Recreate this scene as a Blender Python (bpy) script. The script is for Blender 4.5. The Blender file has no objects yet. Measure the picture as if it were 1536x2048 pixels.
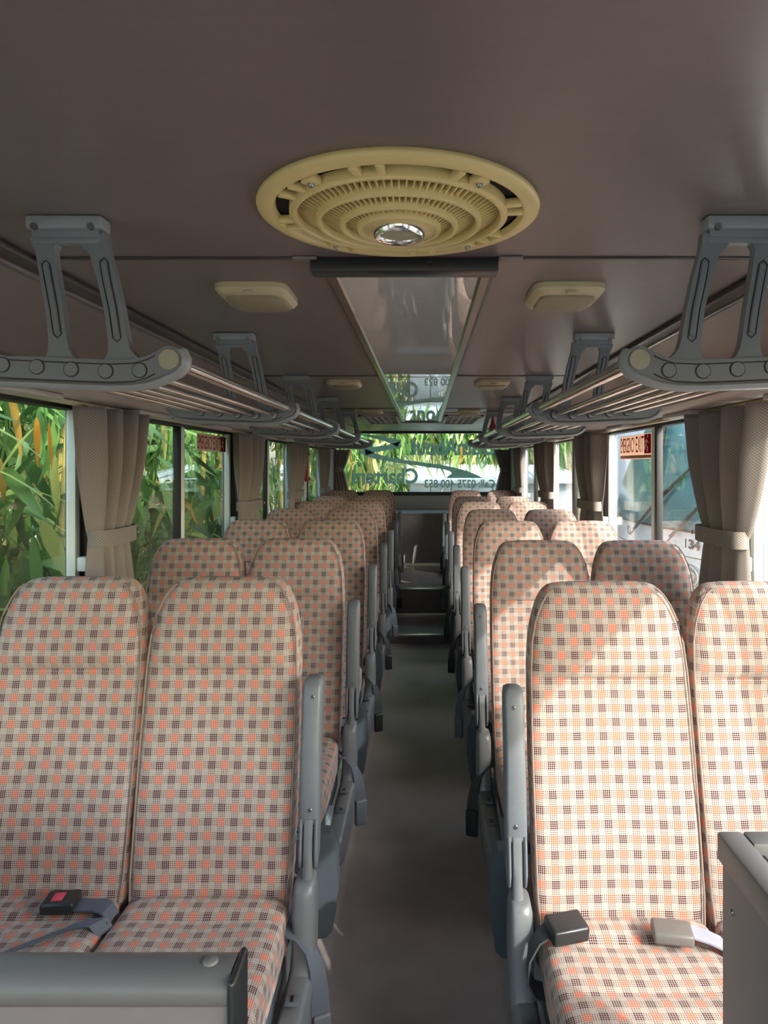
import bpy, bmesh, math, random
from mathutils import Vector, Matrix
random.seed(7)
S = bpy.context.scene
COL = S.collection
PI = math.pi

# ------------------------------------------------------------------ camera, world, sun, exposure
CAMX, CAMZ, F = 0.035, 1.50, 1400.0
cam = bpy.data.objects.new('camera', bpy.data.cameras.new('camera'))
COL.objects.link(cam); S.camera = cam
cam.location = (CAMX, 0, CAMZ); cam.rotation_euler = (PI / 2, 0, 0)
cam.data.sensor_fit = 'VERTICAL'; cam.data.sensor_height = 36.0; cam.data.lens = 36.0 * F / 2048
cam.data.shift_x = -82 / 2048; cam.data.shift_y = -93 / 2048
cam.data.clip_start = 0.02

W = bpy.data.worlds.new('sky'); S.world = W; W.use_nodes = True
nt = W.node_tree; nt.nodes.clear()
sky = nt.nodes.new('ShaderNodeTexSky'); sky.sky_type = 'NISHITA'; sky.sun_disc = False
sky.sun_elevation = math.radians(37); sky.sun_rotation = math.radians(134); sky.air_density = 1.2; sky.dust_density = 3.0
bg = nt.nodes.new('ShaderNodeBackground'); bg.inputs['Strength'].default_value = 0.62
wo = nt.nodes.new('ShaderNodeOutputWorld')
nt.links.new(sky.outputs[0], bg.inputs[0]); nt.links.new(bg.outputs[0], wo.inputs[0])

sun = bpy.data.objects.new('sun', bpy.data.lights.new('sun', 'SUN')); COL.objects.link(sun)
SUNDIR = Vector((0.62, -0.72, 0.54)).normalized()
sun.rotation_euler = SUNDIR.to_track_quat('Z', 'Y').to_euler()
sun.location = (8, -6, 8)
sun.data.energy = 2.7; sun.data.angle = math.radians(0.6); sun.data.color = (1.0, 0.95, 0.88)

S.view_settings.view_transform = 'Standard'; S.view_settings.look = 'None'
S.view_settings.gamma = 1.0; S.view_settings.use_curve_mapping = False
S.view_settings.exposure = 1.02
S.cycles.max_bounces = 10; S.cycles.transparent_max_bounces = 24; S.cycles.diffuse_bounces = 6

# ------------------------------------------------------------------ materials
def srgb(r, g, b):
    def c(u):
        u /= 255.0
        return u / 12.92 if u <= 0.04045 else ((u + 0.055) / 1.055) ** 2.4
    return (c(r), c(g), c(b), 1.0)

class X:                       # tiny expression wrapper for math nodes
    def __init__(s, t, sock): s.t = t; s.s = sock
    def op(s, o, b=None, c=None):
        n = s.t.nodes.new('ShaderNodeMath'); n.operation = o
        for i, v in enumerate((s, b, c)):
            if v is None: continue
            if isinstance(v, X): s.t.links.new(v.s, n.inputs[i])
            else: n.inputs[i].default_value = v
        return X(s.t, n.outputs[0])
    def __add__(s, o): return s.op('ADD', o)
    def __sub__(s, o): return s.op('SUBTRACT', o)
    def __mul__(s, o): return s.op('MULTIPLY', o)
    def fr(s): return s.op('FRACT')
    def fl(s): return s.op('FLOOR')
    def lt(s, o): return s.op('LESS_THAN', o)
    def gt(s, o): return s.op('GREATER_THAN', o)
    def ab(s): return s.op('ABSOLUTE')

MATS = {}
def newmat(name):
    m = bpy.data.materials.new(name); m.use_nodes = True
    t = m.node_tree; t.nodes.clear()
    out = t.nodes.new('ShaderNodeOutputMaterial')
    MATS[name] = m
    return m, t, out

def mixc(t, f, a, b):
    n = t.nodes.new('ShaderNodeMix'); n.data_type = 'RGBA'
    for k, v in ((0, f), (6, a), (7, b)):
        if isinstance(v, X): t.links.new(v.s, n.inputs[k])
        elif hasattr(v, 'is_linked'): t.links.new(v, n.inputs[k])
        else: n.inputs[k].default_value = v
    return n.outputs[2]

def pmat(name, col, rough=0.5, metal=0.0, noise=0.06, nscale=30.0, bump=0.0, bscale=200.0, spec=0.5, stretch=None, ior=1.5):
    m, t, out = newmat(name)
    p = t.nodes.new('ShaderNodeBsdfPrincipled'); t.links.new(p.outputs[0], out.inputs[0])
    p.inputs['Roughness'].default_value = rough; p.inputs['Metallic'].default_value = metal
    p.inputs['Specular IOR Level'].default_value = spec; p.inputs['IOR'].default_value = ior
    tc = t.nodes.new('ShaderNodeTexCoord')
    mp = t.nodes.new('ShaderNodeMapping'); t.links.new(tc.outputs['Object'], mp.inputs[0])
    if stretch: mp.inputs['Scale'].default_value = stretch
    nz = t.nodes.new('ShaderNodeTexNoise'); nz.inputs['Scale'].default_value = nscale; nz.inputs['Detail'].default_value = 3
    t.links.new(mp.outputs[0], nz.inputs['Vector'])
    c = col if len(col) == 4 else (*col, 1)
    lo = (*[v * (1 - noise * 2) for v in c[:3]], 1); hi = (*[min(1, v * (1 + noise * 2)) for v in c[:3]], 1)
    t.links.new(mixc(t, nz.outputs['Fac'], lo, hi), p.inputs['Base Color'])
    if bump:
        b = t.nodes.new('ShaderNodeBump'); b.inputs['Strength'].default_value = bump; b.inputs['Distance'].default_value = 0.002
        n2 = t.nodes.new('ShaderNodeTexNoise'); n2.inputs['Scale'].default_value = bscale; n2.inputs['Detail'].default_value = 2
        t.links.new(mp.outputs[0], n2.inputs['Vector'])
        t.links.new(n2.outputs['Fac'], b.inputs['Height']); t.links.new(b.outputs[0], p.inputs['Normal'])
    return m

def fabric_mat():
    m, t, out = newmat('seat_fabric')
    p = t.nodes.new('ShaderNodeBsdfPrincipled'); t.links.new(p.outputs[0], out.inputs[0])
    p.inputs['Roughness'].default_value = 0.92; p.inputs['Specular IOR Level'].default_value = 0.15
    p.inputs['Sheen Weight'].default_value = 0.1
    uv = t.nodes.new('ShaderNodeUVMap'); sp = t.nodes.new('ShaderNodeSeparateXYZ'); t.links.new(uv.outputs[0], sp.inputs[0])
    P = 0.0325
    a = X(t, sp.outputs[0]) * (1 / P); b = X(t, sp.outputs[1]) * (1 / P)
    fa, fb = a.fr(), b.fr()
    # plaid: light threads cross the whole cloth; the cells between them are orange or maroon squares, dashes or plain ground
    h = 2.0 / 7
    ina = (fa - 0.5).ab().lt(h); inb = (fb - 0.5).ab().lt(h)
    sq = ina * inb; band = ina.op('MAXIMUM', inb) - sq
    th_ = sq * -0.14 + 0.34
    cell = (fa * 7 + 0.5).fr().gt(th_) * (fb * 7 + 0.5).fr().gt(th_)
    chk = (a.fl() + b.fl()).op('MODULO', 2.0).ab()
    nz = t.nodes.new('ShaderNodeTexNoise'); nz.inputs['Scale'].default_value = 7; nz.inputs['Detail'].default_value = 4
    t.links.new(uv.outputs[0], nz.inputs['Vector'])
    light = mixc(t, nz.outputs['Fac'], srgb(166, 152, 144), srgb(198, 184, 174))
    plain = mixc(t, nz.outputs['Fac'], srgb(144, 131, 124), srgb(172, 158, 150))
    inner = mixc(t, band, plain, srgb(116, 101, 96))
    inner = mixc(t, sq, inner, mixc(t, chk, srgb(206, 96, 66), srgb(68, 30, 38)))
    col = mixc(t, cell, light, inner)
    line = cell; dash = band * cell
    t.links.new(col, p.inputs['Base Color'])
    bp = t.nodes.new('ShaderNodeBump'); bp.inputs['Strength'].default_value = 0.35; bp.inputs['Distance'].default_value = 0.002
    hh = cell * -1.0
    t.links.new(hh.s, bp.inputs['Height']); t.links.new(bp.outputs[0], p.inputs['Normal'])
    return m

def cloth_mat():
    m, t, out = newmat('curtain_cloth')
    p = t.nodes.new('ShaderNodeBsdfPrincipled'); p.inputs['Roughness'].default_value = 0.75; p.inputs['Specular IOR Level'].default_value = 0.3
    p.inputs['Sheen Weight'].default_value = 0.2
    uv = t.nodes.new('ShaderNodeUVMap'); sp = t.nodes.new('ShaderNodeSeparateXYZ'); t.links.new(uv.outputs[0], sp.inputs[0])
    a = X(t, sp.outputs[0]) * 110; b = X(t, sp.outputs[1]) * 110
    k = ((a + b).fl() + (a - b).fl()).op('MODULO', 2.0).ab()
    k2 = (a + b).fr().lt(0.5) * (a - b).fr().lt(0.5)
    col = mixc(t, k2, srgb(146, 136, 130), srgb(192, 181, 174))
    t.links.new(col, p.inputs['Base Color'])
    bp = t.nodes.new('ShaderNodeBump'); bp.inputs['Strength'].default_value = 0.4; bp.inputs['Distance'].default_value = 0.002
    t.links.new(k2.s, bp.inputs['Height']); t.links.new(bp.outputs[0], p.inputs['Normal'])
    tr = t.nodes.new('ShaderNodeBsdfTranslucent'); t.links.new(col, tr.inputs[0])
    mx = t.nodes.new('ShaderNodeMixShader'); mx.inputs[0].default_value = 0.30
    t.links.new(p.outputs[0], mx.inputs[1]); t.links.new(tr.outputs[0], mx.inputs[2]); t.links.new(mx.outputs[0], out.inputs[0])
    return m

def glass_mat(name, tint, f0=0.045, dust=0.0):
    m, t, out = newmat(name)
    tr = t.nodes.new('ShaderNodeBsdfTransparent'); tr.inputs[0].default_value = (*tint, 1)
    gl = t.nodes.new('ShaderNodeBsdfGlossy'); gl.inputs['Roughness'].default_value = 0.0
    lw = t.nodes.new('ShaderNodeLayerWeight'); fc = X(t, lw.outputs['Facing'])
    fr = fc.op('POWER', 5.0) * (1 - f0) + f0
    mx = t.nodes.new('ShaderNodeMixShader'); t.links.new(fr.s, mx.inputs[0])
    t.links.new(tr.outputs[0], mx.inputs[1]); t.links.new(gl.outputs[0], mx.inputs[2])
    last = mx
    if dust:
        tc = t.nodes.new('ShaderNodeTexCoord'); nz = t.nodes.new('ShaderNodeTexNoise'); nz.inputs['Scale'].default_value = 60
        t.links.new(tc.outputs['Object'], nz.inputs['Vector'])
        d = t.nodes.new('ShaderNodeBsdfDiffuse'); d.inputs[0].default_value = (0.7, 0.75, 0.72, 1)
        f = X(t, nz.outputs['Fac']) * dust
        m2 = t.nodes.new('ShaderNodeMixShader'); t.links.new(f.s, m2.inputs[0])
        t.links.new(mx.outputs[0], m2.inputs[1]); t.links.new(d.outputs[0], m2.inputs[2]); last = m2
    t.links.new(last.outputs[0], out.inputs[0])
    return m

def leaf_mat():
    m, t, out = newmat('bamboo_leaf')
    oi = t.nodes.new('ShaderNodeObjectInfo'); ge = t.nodes.new('ShaderNodeNewGeometry')
    r = (X(t, oi.outputs['Random']) + X(t, ge.outputs['Random Per Island']) * 3.7).fr()
    cr = t.nodes.new('ShaderNodeValToRGB'); t.links.new(r.s, cr.inputs[0])
    e = cr.color_ramp.elements; e[0].position = 0.0; e[0].color = srgb(50, 86, 38)
    e[1].position = 1.0; e[1].color = srgb(214, 160, 70)
    for pos, c in ((0.25, (68, 112, 50)), (0.5, (92, 138, 66)), (0.72, (122, 162, 84)), (0.86, (160, 182, 100)), (0.93, (196, 180, 110))):
        el = e.new(pos); el.color = srgb(*c)
    p = t.nodes.new('ShaderNodeBsdfPrincipled'); p.inputs['Roughness'].default_value = 0.45
    t.links.new(cr.outputs[0], p.inputs['Base Color'])
    tl = t.nodes.new('ShaderNodeBsdfTranslucent'); t.links.new(cr.outputs[0], tl.inputs[0])
    mx = t.nodes.new('ShaderNodeMixShader'); mx.inputs[0].default_value = 0.42
    t.links.new(p.outputs[0], mx.inputs[1]); t.links.new(tl.outputs[0], mx.inputs[2]); t.links.new(mx.outputs[0], out.inputs[0])
    return m

PIPE = pmat('seat_piping', srgb(140, 120, 110), 0.9)
FAB = fabric_mat(); CLOTH = cloth_mat(); LEAF = leaf_mat()
GLASS = glass_mat('window_glass', (0.94, 0.97, 0.955), dust=0.02)
GLASSR = glass_mat('dusty_window_glass', (0.94, 0.97, 0.965), dust=0.05)
CEIL = pmat('ceiling_laminate', srgb(116, 105, 104), 0.36, noise=0.03, nscale=14, bump=0.08, bscale=60, stretch=(0.6, 4, 1))
COVE = pmat('cove_laminate', srgb(124, 114, 110), 0.42, noise=0.03, nscale=14)
VAL = pmat('valance_vinyl', srgb(190, 180, 172), 0.4, noise=0.03)
DTRIM = pmat('dark_trim_strip', srgb(66, 56, 54), 0.35)
SEAM = pmat('dark_seam', srgb(40, 34, 32), 0.6)
WALLM = pmat('side_wall_vinyl', srgb(140, 138, 136), 0.5)
REARM = pmat('rear_panel_grey', srgb(150, 150, 146), 0.45, noise=0.03)
REARL = pmat('rear_ceiling_panel', srgb(168, 166, 156), 0.4, noise=0.03)
FLOORM = pmat('aisle_vinyl', srgb(126, 116, 113), 0.38, noise=0.1, nscale=9, bump=0.1, bscale=300)
RISER = pmat('step_riser', srgb(82, 78, 80), 0.5)
ALU = pmat('brushed_aluminium', srgb(190, 190, 186), 0.28, 1.0, noise=0.04)
CHROME = pmat('chrome_rail', srgb(228, 224, 220), 0.14, 1.0, noise=0.02)
RACK = pmat('rack_grey_paint', srgb(118, 123, 127), 0.42, noise=0.03)
RACKL = pmat('rack_light_grey', srgb(146, 151, 153), 0.4, noise=0.03)
CAPM = pmat('rack_end_cap', srgb(164, 160, 138), 0.45)
GREY = pmat('armrest_grey', srgb(98, 102, 108), 0.42, noise=0.04, bump=0.25, bscale=500)
GREY2 = pmat('side_cover_grey', srgb(106, 108, 112), 0.34, noise=0.05)
DGREY = pmat('dark_blue_grey', srgb(66, 74, 82), 0.45)
LEGM = pmat('seat_leg_paint', srgb(140, 152, 156), 0.4)
BLACK = pmat('black_rubber', srgb(22, 23, 25), 0.5)
BLACKP = pmat('black_plastic', srgb(38, 40, 42), 0.35)
WFRAME = pmat('window_frame_pale', srgb(230, 240, 236), 0.4, noise=0.02)
BELT = pmat('seat_belt_webbing', srgb(84, 90, 102), 0.6, noise=0.1, nscale=300)
BELTB = pmat('seat_belt_black', srgb(50, 54, 58), 0.55, noise=0.1, nscale=300)
BUCKG = pmat('buckle_grey', srgb(104, 100, 98), 0.4)
PINK = pmat('buckle_button', srgb(206, 70, 96), 0.4)
CREAM = pmat('fan_cream_plastic', srgb(222, 200, 138), 0.36, noise=0.03)
CREAM2 = pmat('lamp_cream_plastic', srgb(196, 182, 146), 0.4, noise=0.03)
LENS = pmat('lamp_cover', srgb(150, 140, 114), 0.45)
MIRR = pmat('gloss_ceiling_strip', srgb(206, 206, 204), 0.0, noise=0.0, ior=2.5)
STEEL = pmat('steel_screw', srgb(150, 150, 150), 0.3, 1.0)
RED = pmat('sign_red', srgb(196, 40, 44), 0.4)
DRED = pmat('dark_red', srgb(150, 24, 40), 0.5)
SWHITE = pmat('sign_white', srgb(226, 214, 204), 0.5)
def decal_mat(name, col, tr=0.8):
    m, t, out = newmat(name)
    d = t.nodes.new('ShaderNodeBsdfDiffuse'); d.inputs[0].default_value = col
    tl = t.nodes.new('ShaderNodeBsdfTranslucent'); tl.inputs[0].default_value = col
    mx = t.nodes.new('ShaderNodeMixShader'); mx.inputs[0].default_value = tr
    t.links.new(d.outputs[0], mx.inputs[1]); t.links.new(tl.outputs[0], mx.inputs[2]); t.links.new(mx.outputs[0], out.inputs[0])
    return m
DECAL = decal_mat('window_decal_green', srgb(168, 188, 177))
DECALW = decal_mat('window_decal_white', srgb(244, 248, 244))
SIGNW = decal_mat('sign_film_white', srgb(228, 206, 190), 0.45)
SIGNR = decal_mat('sign_film_red', srgb(176, 36, 40), 0.35)
DARK = pmat('dark_void', srgb(16, 15, 14), 0.8)
GROUND = pmat('ground_gravel', srgb(128, 126, 122), 0.95, noise=0.25, nscale=5)
CULM = pmat('bamboo_culm', srgb(150, 140, 70), 0.5, noise=0.25, nscale=4)
STEMM = pmat('bamboo_stem', srgb(196, 176, 90), 0.5, noise=0.2)
SHEDR = pmat('shed_roof', srgb(206, 216, 220), 0.5, noise=0.06, nscale=2)
SHEDW = pmat('shed_wall', srgb(176, 190, 196), 0.6, noise=0.1, nscale=3)
COACHW = pmat('coach_white', srgb(236, 238, 240), 0.3, noise=0.01)
COACHG = pmat('coach_windscreen', srgb(70, 120, 122), 0.12, noise=0.25, nscale=3)
BARK = pmat('tree_bark', srgb(140, 122, 96), 0.9, noise=0.2, nscale=8)
PARTG = pmat('partition_grey', srgb(118, 111, 113), 0.5, noise=0.03)
PARTD = pmat('partition_rail_dark', srgb(98, 97, 98), 0.42, noise=0.03)
ORANGE = pmat('indicator_orange', srgb(236, 120, 40), 0.3)

# ------------------------------------------------------------------ mesh builder
class M:
    def __init__(s): s.v = []; s.f = []; s.uv = []
    def add(s, v, f, uv=None):
        o = len(s.v); s.v += [tuple(p) for p in v]; s.f += [tuple(i + o for i in q) for q in f]
        s.uv += list(uv) if uv else [(p[0], p[1]) for p in v]
        return s
    def box(s, x0, x1, y0, y1, z0, z1, bev=0.0, seg=2, mat=None):
        bm = bmesh.new(); bmesh.ops.create_cube(bm, size=1.0)
        for q in bm.verts:
            q.co = Vector(((x0 + x1) / 2 + q.co.x * (x1 - x0), (y0 + y1) / 2 + q.co.y * (y1 - y0), (z0 + z1) / 2 + q.co.z * (z1 - z0)))
        if bev: bmesh.ops.bevel(bm, geom=list(bm.edges), offset=bev, segments=seg, profile=0.5, affect='EDGES')
        s._bm(bm, mat); return s
    def _bm(s, bm, mat=None):
        bm.verts.index_update()
        if mat is not None: bm.transform(mat)
        s.add([q.co.copy() for q in bm.verts], [[q.index for q in f.verts] for f in bm.faces]); bm.free()
    def tube(s, pts, r, n=8, cap=True, ell=None, up=(0, 0, 1)):
        pts = [Vector(p) for p in pts]; rings = []
        for i, p in enumerate(pts):
            d = (pts[min(i + 1, len(pts) - 1)] - pts[max(i - 1, 0)]).normalized()
            u = Vector(up)
            if abs(d.dot(u)) > 0.97: u = Vector((1, 0, 0))
            a = d.cross(u).normalized(); b = a.cross(d).normalized()
            rr = r[i] if isinstance(r, (list, tuple)) else r
            ea, eb = (1, 1) if ell is None else ell
            rings.append([p + a * rr * ea * math.cos(2 * PI * k / n) + b * rr * eb * math.sin(2 * PI * k / n) for k in range(n)])
        return s.loft(rings, cap)
    def loft(s, rings, cap=True, uvs=None):
        n = len(rings[0]); v = [p for r in rings for p in r]; f = []
        for i in range(len(rings) - 1):
            for k in range(n):
                k2 = (k + 1) % n
                f.append((i * n + k, i * n + k2, (i + 1) * n + k2, (i + 1) * n + k))
        if cap:
            f.append(tuple(range(n - 1, -1, -1))); f.append(tuple((len(rings) - 1) * n + k for k in range(n)))
        return s.add(v, f, uvs)
    def ribbon(s, pts, hw, y0, y1, axis='y'):
        """flat bar following a polyline in the x-z plane, extruded from y0 to y1"""
        P = [Vector((p[0], p[1])) for p in pts]; L = []; R = []
        for i, p in enumerate(P):
            d = (P[min(i + 1, len(P) - 1)] - P[max(i - 1, 0)]).normalized(); nn = Vector((-d.y, d.x))
            h = hw[i] if isinstance(hw, (list, tuple)) else hw
            L.append(p + nn * h); R.append(p - nn * h)
        rings = []
        for l, r_ in zip(L, R):
            rings.append([(l.x, y0, l.y), (l.x, y1, l.y), (r_.x, y1, r_.y), (r_.x, y0, r_.y)])
        return s.loft(rings)
    def lathe(s, prof, n=48, c=(0, 0, 0), closed=False):
        v = []; f = []
        for k in range(n):
            a = 2 * PI * k / n
            for (r, z) in prof: v.append((c[0] + r * math.cos(a), c[1] + r * math.sin(a), c[2] + z))
        m = len(prof)
        for k in range(n):
            k2 = (k + 1) % n
            for j in range(m if closed else m - 1):
                j2 = (j + 1) % m
                f.append((k * m + j, k2 * m + j, k2 * m + j2, k * m + j2))
        return s.add(v, f)
    def poly(s, pts, d):
        """flat polygon (list of 3-D points) given thickness along vector d"""
        n = len(pts); d = Vector(d); v = [Vector(p) for p in pts] + [Vector(p) + d for p in pts]
        f = [tuple(range(n)), tuple(range(2 * n - 1, n - 1, -1))] + [(i, n + i, n + (i + 1) % n, (i + 1) % n) for i in range(n)]
        return s.add(v, f)
    def grid(s, fn, nu, nv, uvf=None):
        v = []; uv = []; f = []
        for j in range(nv + 1):
            for i in range(nu + 1):
                v.append(fn(i / nu, j / nv)); uv.append(uvf(i / nu, j / nv) if uvf else (i / nu, j / nv))
        for j in range(nv):
            for i in range(nu):
                a = j * (nu + 1) + i; f.append((a, a + 1, a + nu + 2, a + nu + 1))
        return s.add(v, f, uv)
    def mirror_x(s):
        s.v = [(-p[0], p[1], p[2]) for p in s.v]; s.f = [tuple(reversed(q)) for q in s.f]; return s
    def move(s, mat):
        s.v = [tuple(mat @ Vector(p)) for p in s.v]; return s
    def mesh(s, name, mat, ang=38):
        me = bpy.data.meshes.new(name); me.from_pydata(s.v, [], s.f)
        ul = me.uv_layers.new(name='UVMap')
        vi = [0] * len(me.loops); me.loops.foreach_get('vertex_index', vi)
        flat = [c for i in vi for c in s.uv[i]]
        ul.data.foreach_set('uv', flat)
        bm = bmesh.new(); bm.from_mesh(me); bmesh.ops.recalc_face_normals(bm, faces=bm.faces); bm.to_mesh(me); bm.free()
        me.materials.append(mat)
        me.shade_smooth(); me.set_sharp_from_angle(angle=math.radians(ang))
        return me
    def obj(s, name, mat, parent=None, ang=38):
        return link(name, s.mesh(name, mat, ang), parent)

def link(name, me, parent=None):
    o = bpy.data.objects.new(name, me); COL.objects.link(o)
    if parent is not None: o.parent = parent; o.matrix_parent_inverse = parent.matrix_basis.inverted() if False else Matrix()
    return o
def empty(name, loc=(0, 0, 0)):
    o = bpy.data.objects.new(name, None); COL.objects.link(o); o.location = loc; o.empty_display_size = 0.1; return o
def tag(o, label, cat, group=None):
    o['label'] = label; o['category'] = cat
    if group: o['group'] = group
    return o
def struct(o, label=None, cat=None):
    o['kind'] = 'structure'
    if label: o['label'] = label
    if cat: o['category'] = cat
    return o
def copy_tree(o, parent=None):
    c = o.copy(); COL.objects.link(c); c.parent = parent
    for ch in list(o.children): copy_tree(ch, c)
    return c
def bx(*a, **k): return M().box(*a, **k)

def text_geo(body, w, h, th=0.002, bold=0.0, keep=False):
    """lettering from the built-in font, scaled to w x h, lying in x (right) / y (up)"""
    cu = bpy.data.curves.new('t', 'FONT'); cu.body = body; cu.extrude = 0.5; cu.resolution_u = 3; cu.offset = bold
    ob = bpy.data.objects.new('t', cu); COL.objects.link(ob)
    dg = bpy.context.evaluated_depsgraph_get(); me = bpy.data.meshes.new_from_object(ob.evaluated_get(dg))
    v = [q.co.copy() for q in me.vertices]; f = [tuple(p.vertices) for p in me.polygons]
    bpy.data.objects.remove(ob); bpy.data.curves.remove(cu); bpy.data.meshes.remove(me)
    x0, x1 = min(p.x for p in v), max(p.x for p in v); y0, y1 = min(p.y for p in v), max(p.y for p in v)
    z0, z1 = min(p.z for p in v), max(p.z for p in v)
    v = [((p.x - x0) / (x1 - x0) * w, (p.y - y0) / (y1 - y0) * h, (p.z - z0) / (z1 - z0) * th) for p in v]
    return v, f
def text_obj(body, w, h, origin, xdir, ydir, mat, name, parent=None, th=0.002, bold=0.0):
    v, f = text_geo(body, w, h, th, bold)
    o, a, b = Vector(origin), Vector(xdir), Vector(ydir); c = a.cross(b)
    m = M().add([o + a * p[0] + b * p[1] + c * p[2] for p in v], f)
    return m.obj(name, mat, parent, 20)

def px(x, D): return (x - 850) * D / F + CAMX
def pz(y, D): return CAMZ + (931 - y) * D / F

# ------------------------------------------------------------------ room shell
WX, Y0, Y1, ZC = 1.165, -2.6, 8.9, 1.925
ZS, ZT = 0.80, 1.715
def floor_profile():
    return [(-WX, 0.05), (-0.315, 0.05), (-0.285, 0.035), (-0.262, 0.008), (-0.245, 0.0), (0.245, 0.0), (0.262, 0.008), (0.285, 0.035), (0.315, 0.05), (WX, 0.05), (WX, -0.08), (-WX, -0.08)]
m = M(); m.loft([[(x, y, z) for x, z in floor_profile()] for y in (Y0, 5.9)]); fl = m.obj('floor', FLOORM)
struct(fl, 'grey vinyl aisle floor running between the seat rows', 'floor')
# rear steps (parts of the floor)
RS = 0.30
bx(-RS, RS, 5.9, 6.67, -0.08, 0.08).obj('step', FLOORM, fl)
bx(-RS, RS, 6.67, 8.13, -0.08, 0.333).obj('step', FLOORM, fl)
bx(-RS, RS, 6.664, 6.67, 0.08, 0.32).obj('riser', RISER, fl)
bx(-RS, RS, 5.894, 5.9, 0.0, 0.066).obj('riser', RISER, fl)
for (y, z) in ((5.9, 0.08), (6.67, 0.333)):
    bx(-RS, RS, y - 0.012, y + 0.03, z - 0.018, z + 0.004, bev=0.003).obj('nosing', ALU, fl)
bx(-RS, RS, 6.655, 6.664, 0.082, 0.092).obj('nosing', ALU, fl)
bx(-RS, RS, 8.115, 8.13, 0.335, 0.37).obj('nosing', ALU, fl)
for s in (-1, 1):
    a, b = sorted((s * RS, s * WX))
    bx(a, b, 5.9, 8.13, -0.08, 0.06).obj('plinth', FLOORM, fl)
    a, b = sorted((s * (RS - 0.005), s * (RS + 0.02)))
    bx(a, b, 6.67, 8.13, 0.05, 0.333).obj('plinth', RISER, fl)

# ceiling: backing skin + laminate panels with recessed joints
ceil = bx(-1.0, 1.0, Y0, Y1, ZC + 0.012, ZC + 0.04).obj('ceiling', SEAM)
struct(ceil, 'brown laminate bus ceiling in wide panels with dark seams', 'ceiling')
SE = [Y0, 1.43, 3.31, 5.2, 7.15]
for i in range(4):
    bx(-0.775, 0.775, SE[i] + 0.004, SE[i + 1] - 0.004, ZC, ZC + 0.012, bev=0.002, seg=1).obj('panel', CEIL if i < 3 else CEIL, ceil)
bx(-0.9, 0.9, 7.158, 8.72, ZC, ZC + 0.012).obj('panel', DTRIM, ceil)
for i in (1, 2, 3):                       # joint strips, stopping short of the gloss strip
    for s in (-1, 1):
        a, b = sorted((s * 0.235, s * 0.775))
        bx(a, b, SE[i] - 0.007, SE[i] + 0.007, ZC - 0.004, ZC + 0.002, bev=0.002, seg=1).obj('joint_strip', DTRIM, ceil)
        a, b = sorted((s * 0.185, s * 0.235))
        bx(a, b, SE[i] - 0.014, SE[i] + 0.014, ZC - 0.006, ZC, bev=0.003).obj('joint_clip', COVE, ceil)

for s, nm in ((-1, 'left'), (1, 'right')):
    # side wall: dado, pillars and header
    w = M()
    a, b = sorted((s * WX, s * (WX + 0.06)))
    w.box(a, b, Y0, Y1, -0.08, ZS)
    w.box(a, b, Y0, Y1, ZT, 2.0)
    WIN = [(-1.9, -0.10), (0.04, 2.46), (2.61, 4.35), (4.50, 6.22), (6.37, 8.08)]
    ed = [Y0] + [q for wd in WIN for q in wd] + [Y1]
    for i in range(0, len(ed), 2): w.box(a, b, ed[i], ed[i + 1], ZS, ZT)
    wl = w.obj('wall_' + nm, WALLM)
    struct(wl, 'grey side wall with window pillars on the %s of the bus' % nm, 'wall')
    for i in range(2, len(ed) - 2, 2):     # pillar mouldings
        yy = ed[i]
        a, b = sorted((s * (WX - 0.012), s * WX))
        bx(a, b, yy + 0.05, ed[i + 1] - 0.02, ZS, ZT, bev=0.004).obj('pillar_cover', GREY2, wl)
    # cove between ceiling and windows
    prof = [(WX, ZT), (1.02, ZT - 0.004), (1.0, ZT + 0.002), (0.985, ZT + 0.018), (0.985, ZT + 0.038), (0.997, ZT + 0.055), (WX, ZT + 0.06)]
    rings = [[(s * x, y, z) for x, z in prof] for y in (Y0, 8.75)]
    tv = M().loft(rings).obj('trim_1' if s < 0 else 'trim_2', VAL)
    struct(tv, 'pale padded valance along the tops of the %s windows' % nm, 'trim')
    cv = [(1.0, ZT + 0.05), (1.005, 1.78), (0.98, 1.83), (0.92, 1.88), (0.775, 1.922)]
    rings = [[(s * x, y, z) for x, z in cv + [(x + 0.02, z + 0.02) for x, z in reversed(cv)]] for y in (Y0, 8.75)]
    ct = M().loft(rings).obj('trim_3' if s < 0 else 'trim_4', COVE)
    struct(ct, 'curved brown cove panel above the %s luggage rack' % nm, 'trim')
    bx(*sorted((s * 0.755, s * 0.80)), Y0, 8.7, ZC - 0.016, ZC - 0.002, bev=0.004).obj('moulding', DTRIM, ct)
    bx(*sorted((s * 0.80, s * 0.815)), Y0, 8.7, ZC - 0.022, ZC - 0.006, bev=0.003).obj('moulding', ALU if s > 0 else CEIL, ct)
    # seat belt style slots / switch on the cove
    bx(*sorted((s * 0.99, s * 1.004)), 2.52, 2.60, 1.775, 1.825, bev=0.003).obj('socket_plate', BLACKP, ct)
    # curtain track with hook clips, under the valance
    tr = empty('curtain_rail'); tag(tr, 'pale curtain track above the %s windows' % nm, 'curtain rail')
    bx(*sorted((s * 1.095, s * 1.125)), 0.3, 8.3, ZT - 0.018, ZT - 0.0045, bev=0.003).obj('track', CREAM2, tr)
    for yy in (1.75, 2.62, 3.55, 4.5, 5.4, 6.3, 7.2):
        bx(*sorted((s * 1.03, s * 1.10)), yy, yy + 0.32, ZT - 0.022, ZT - 0.004, bev=0.006).obj('cover_strip', VAL, tr)

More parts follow.
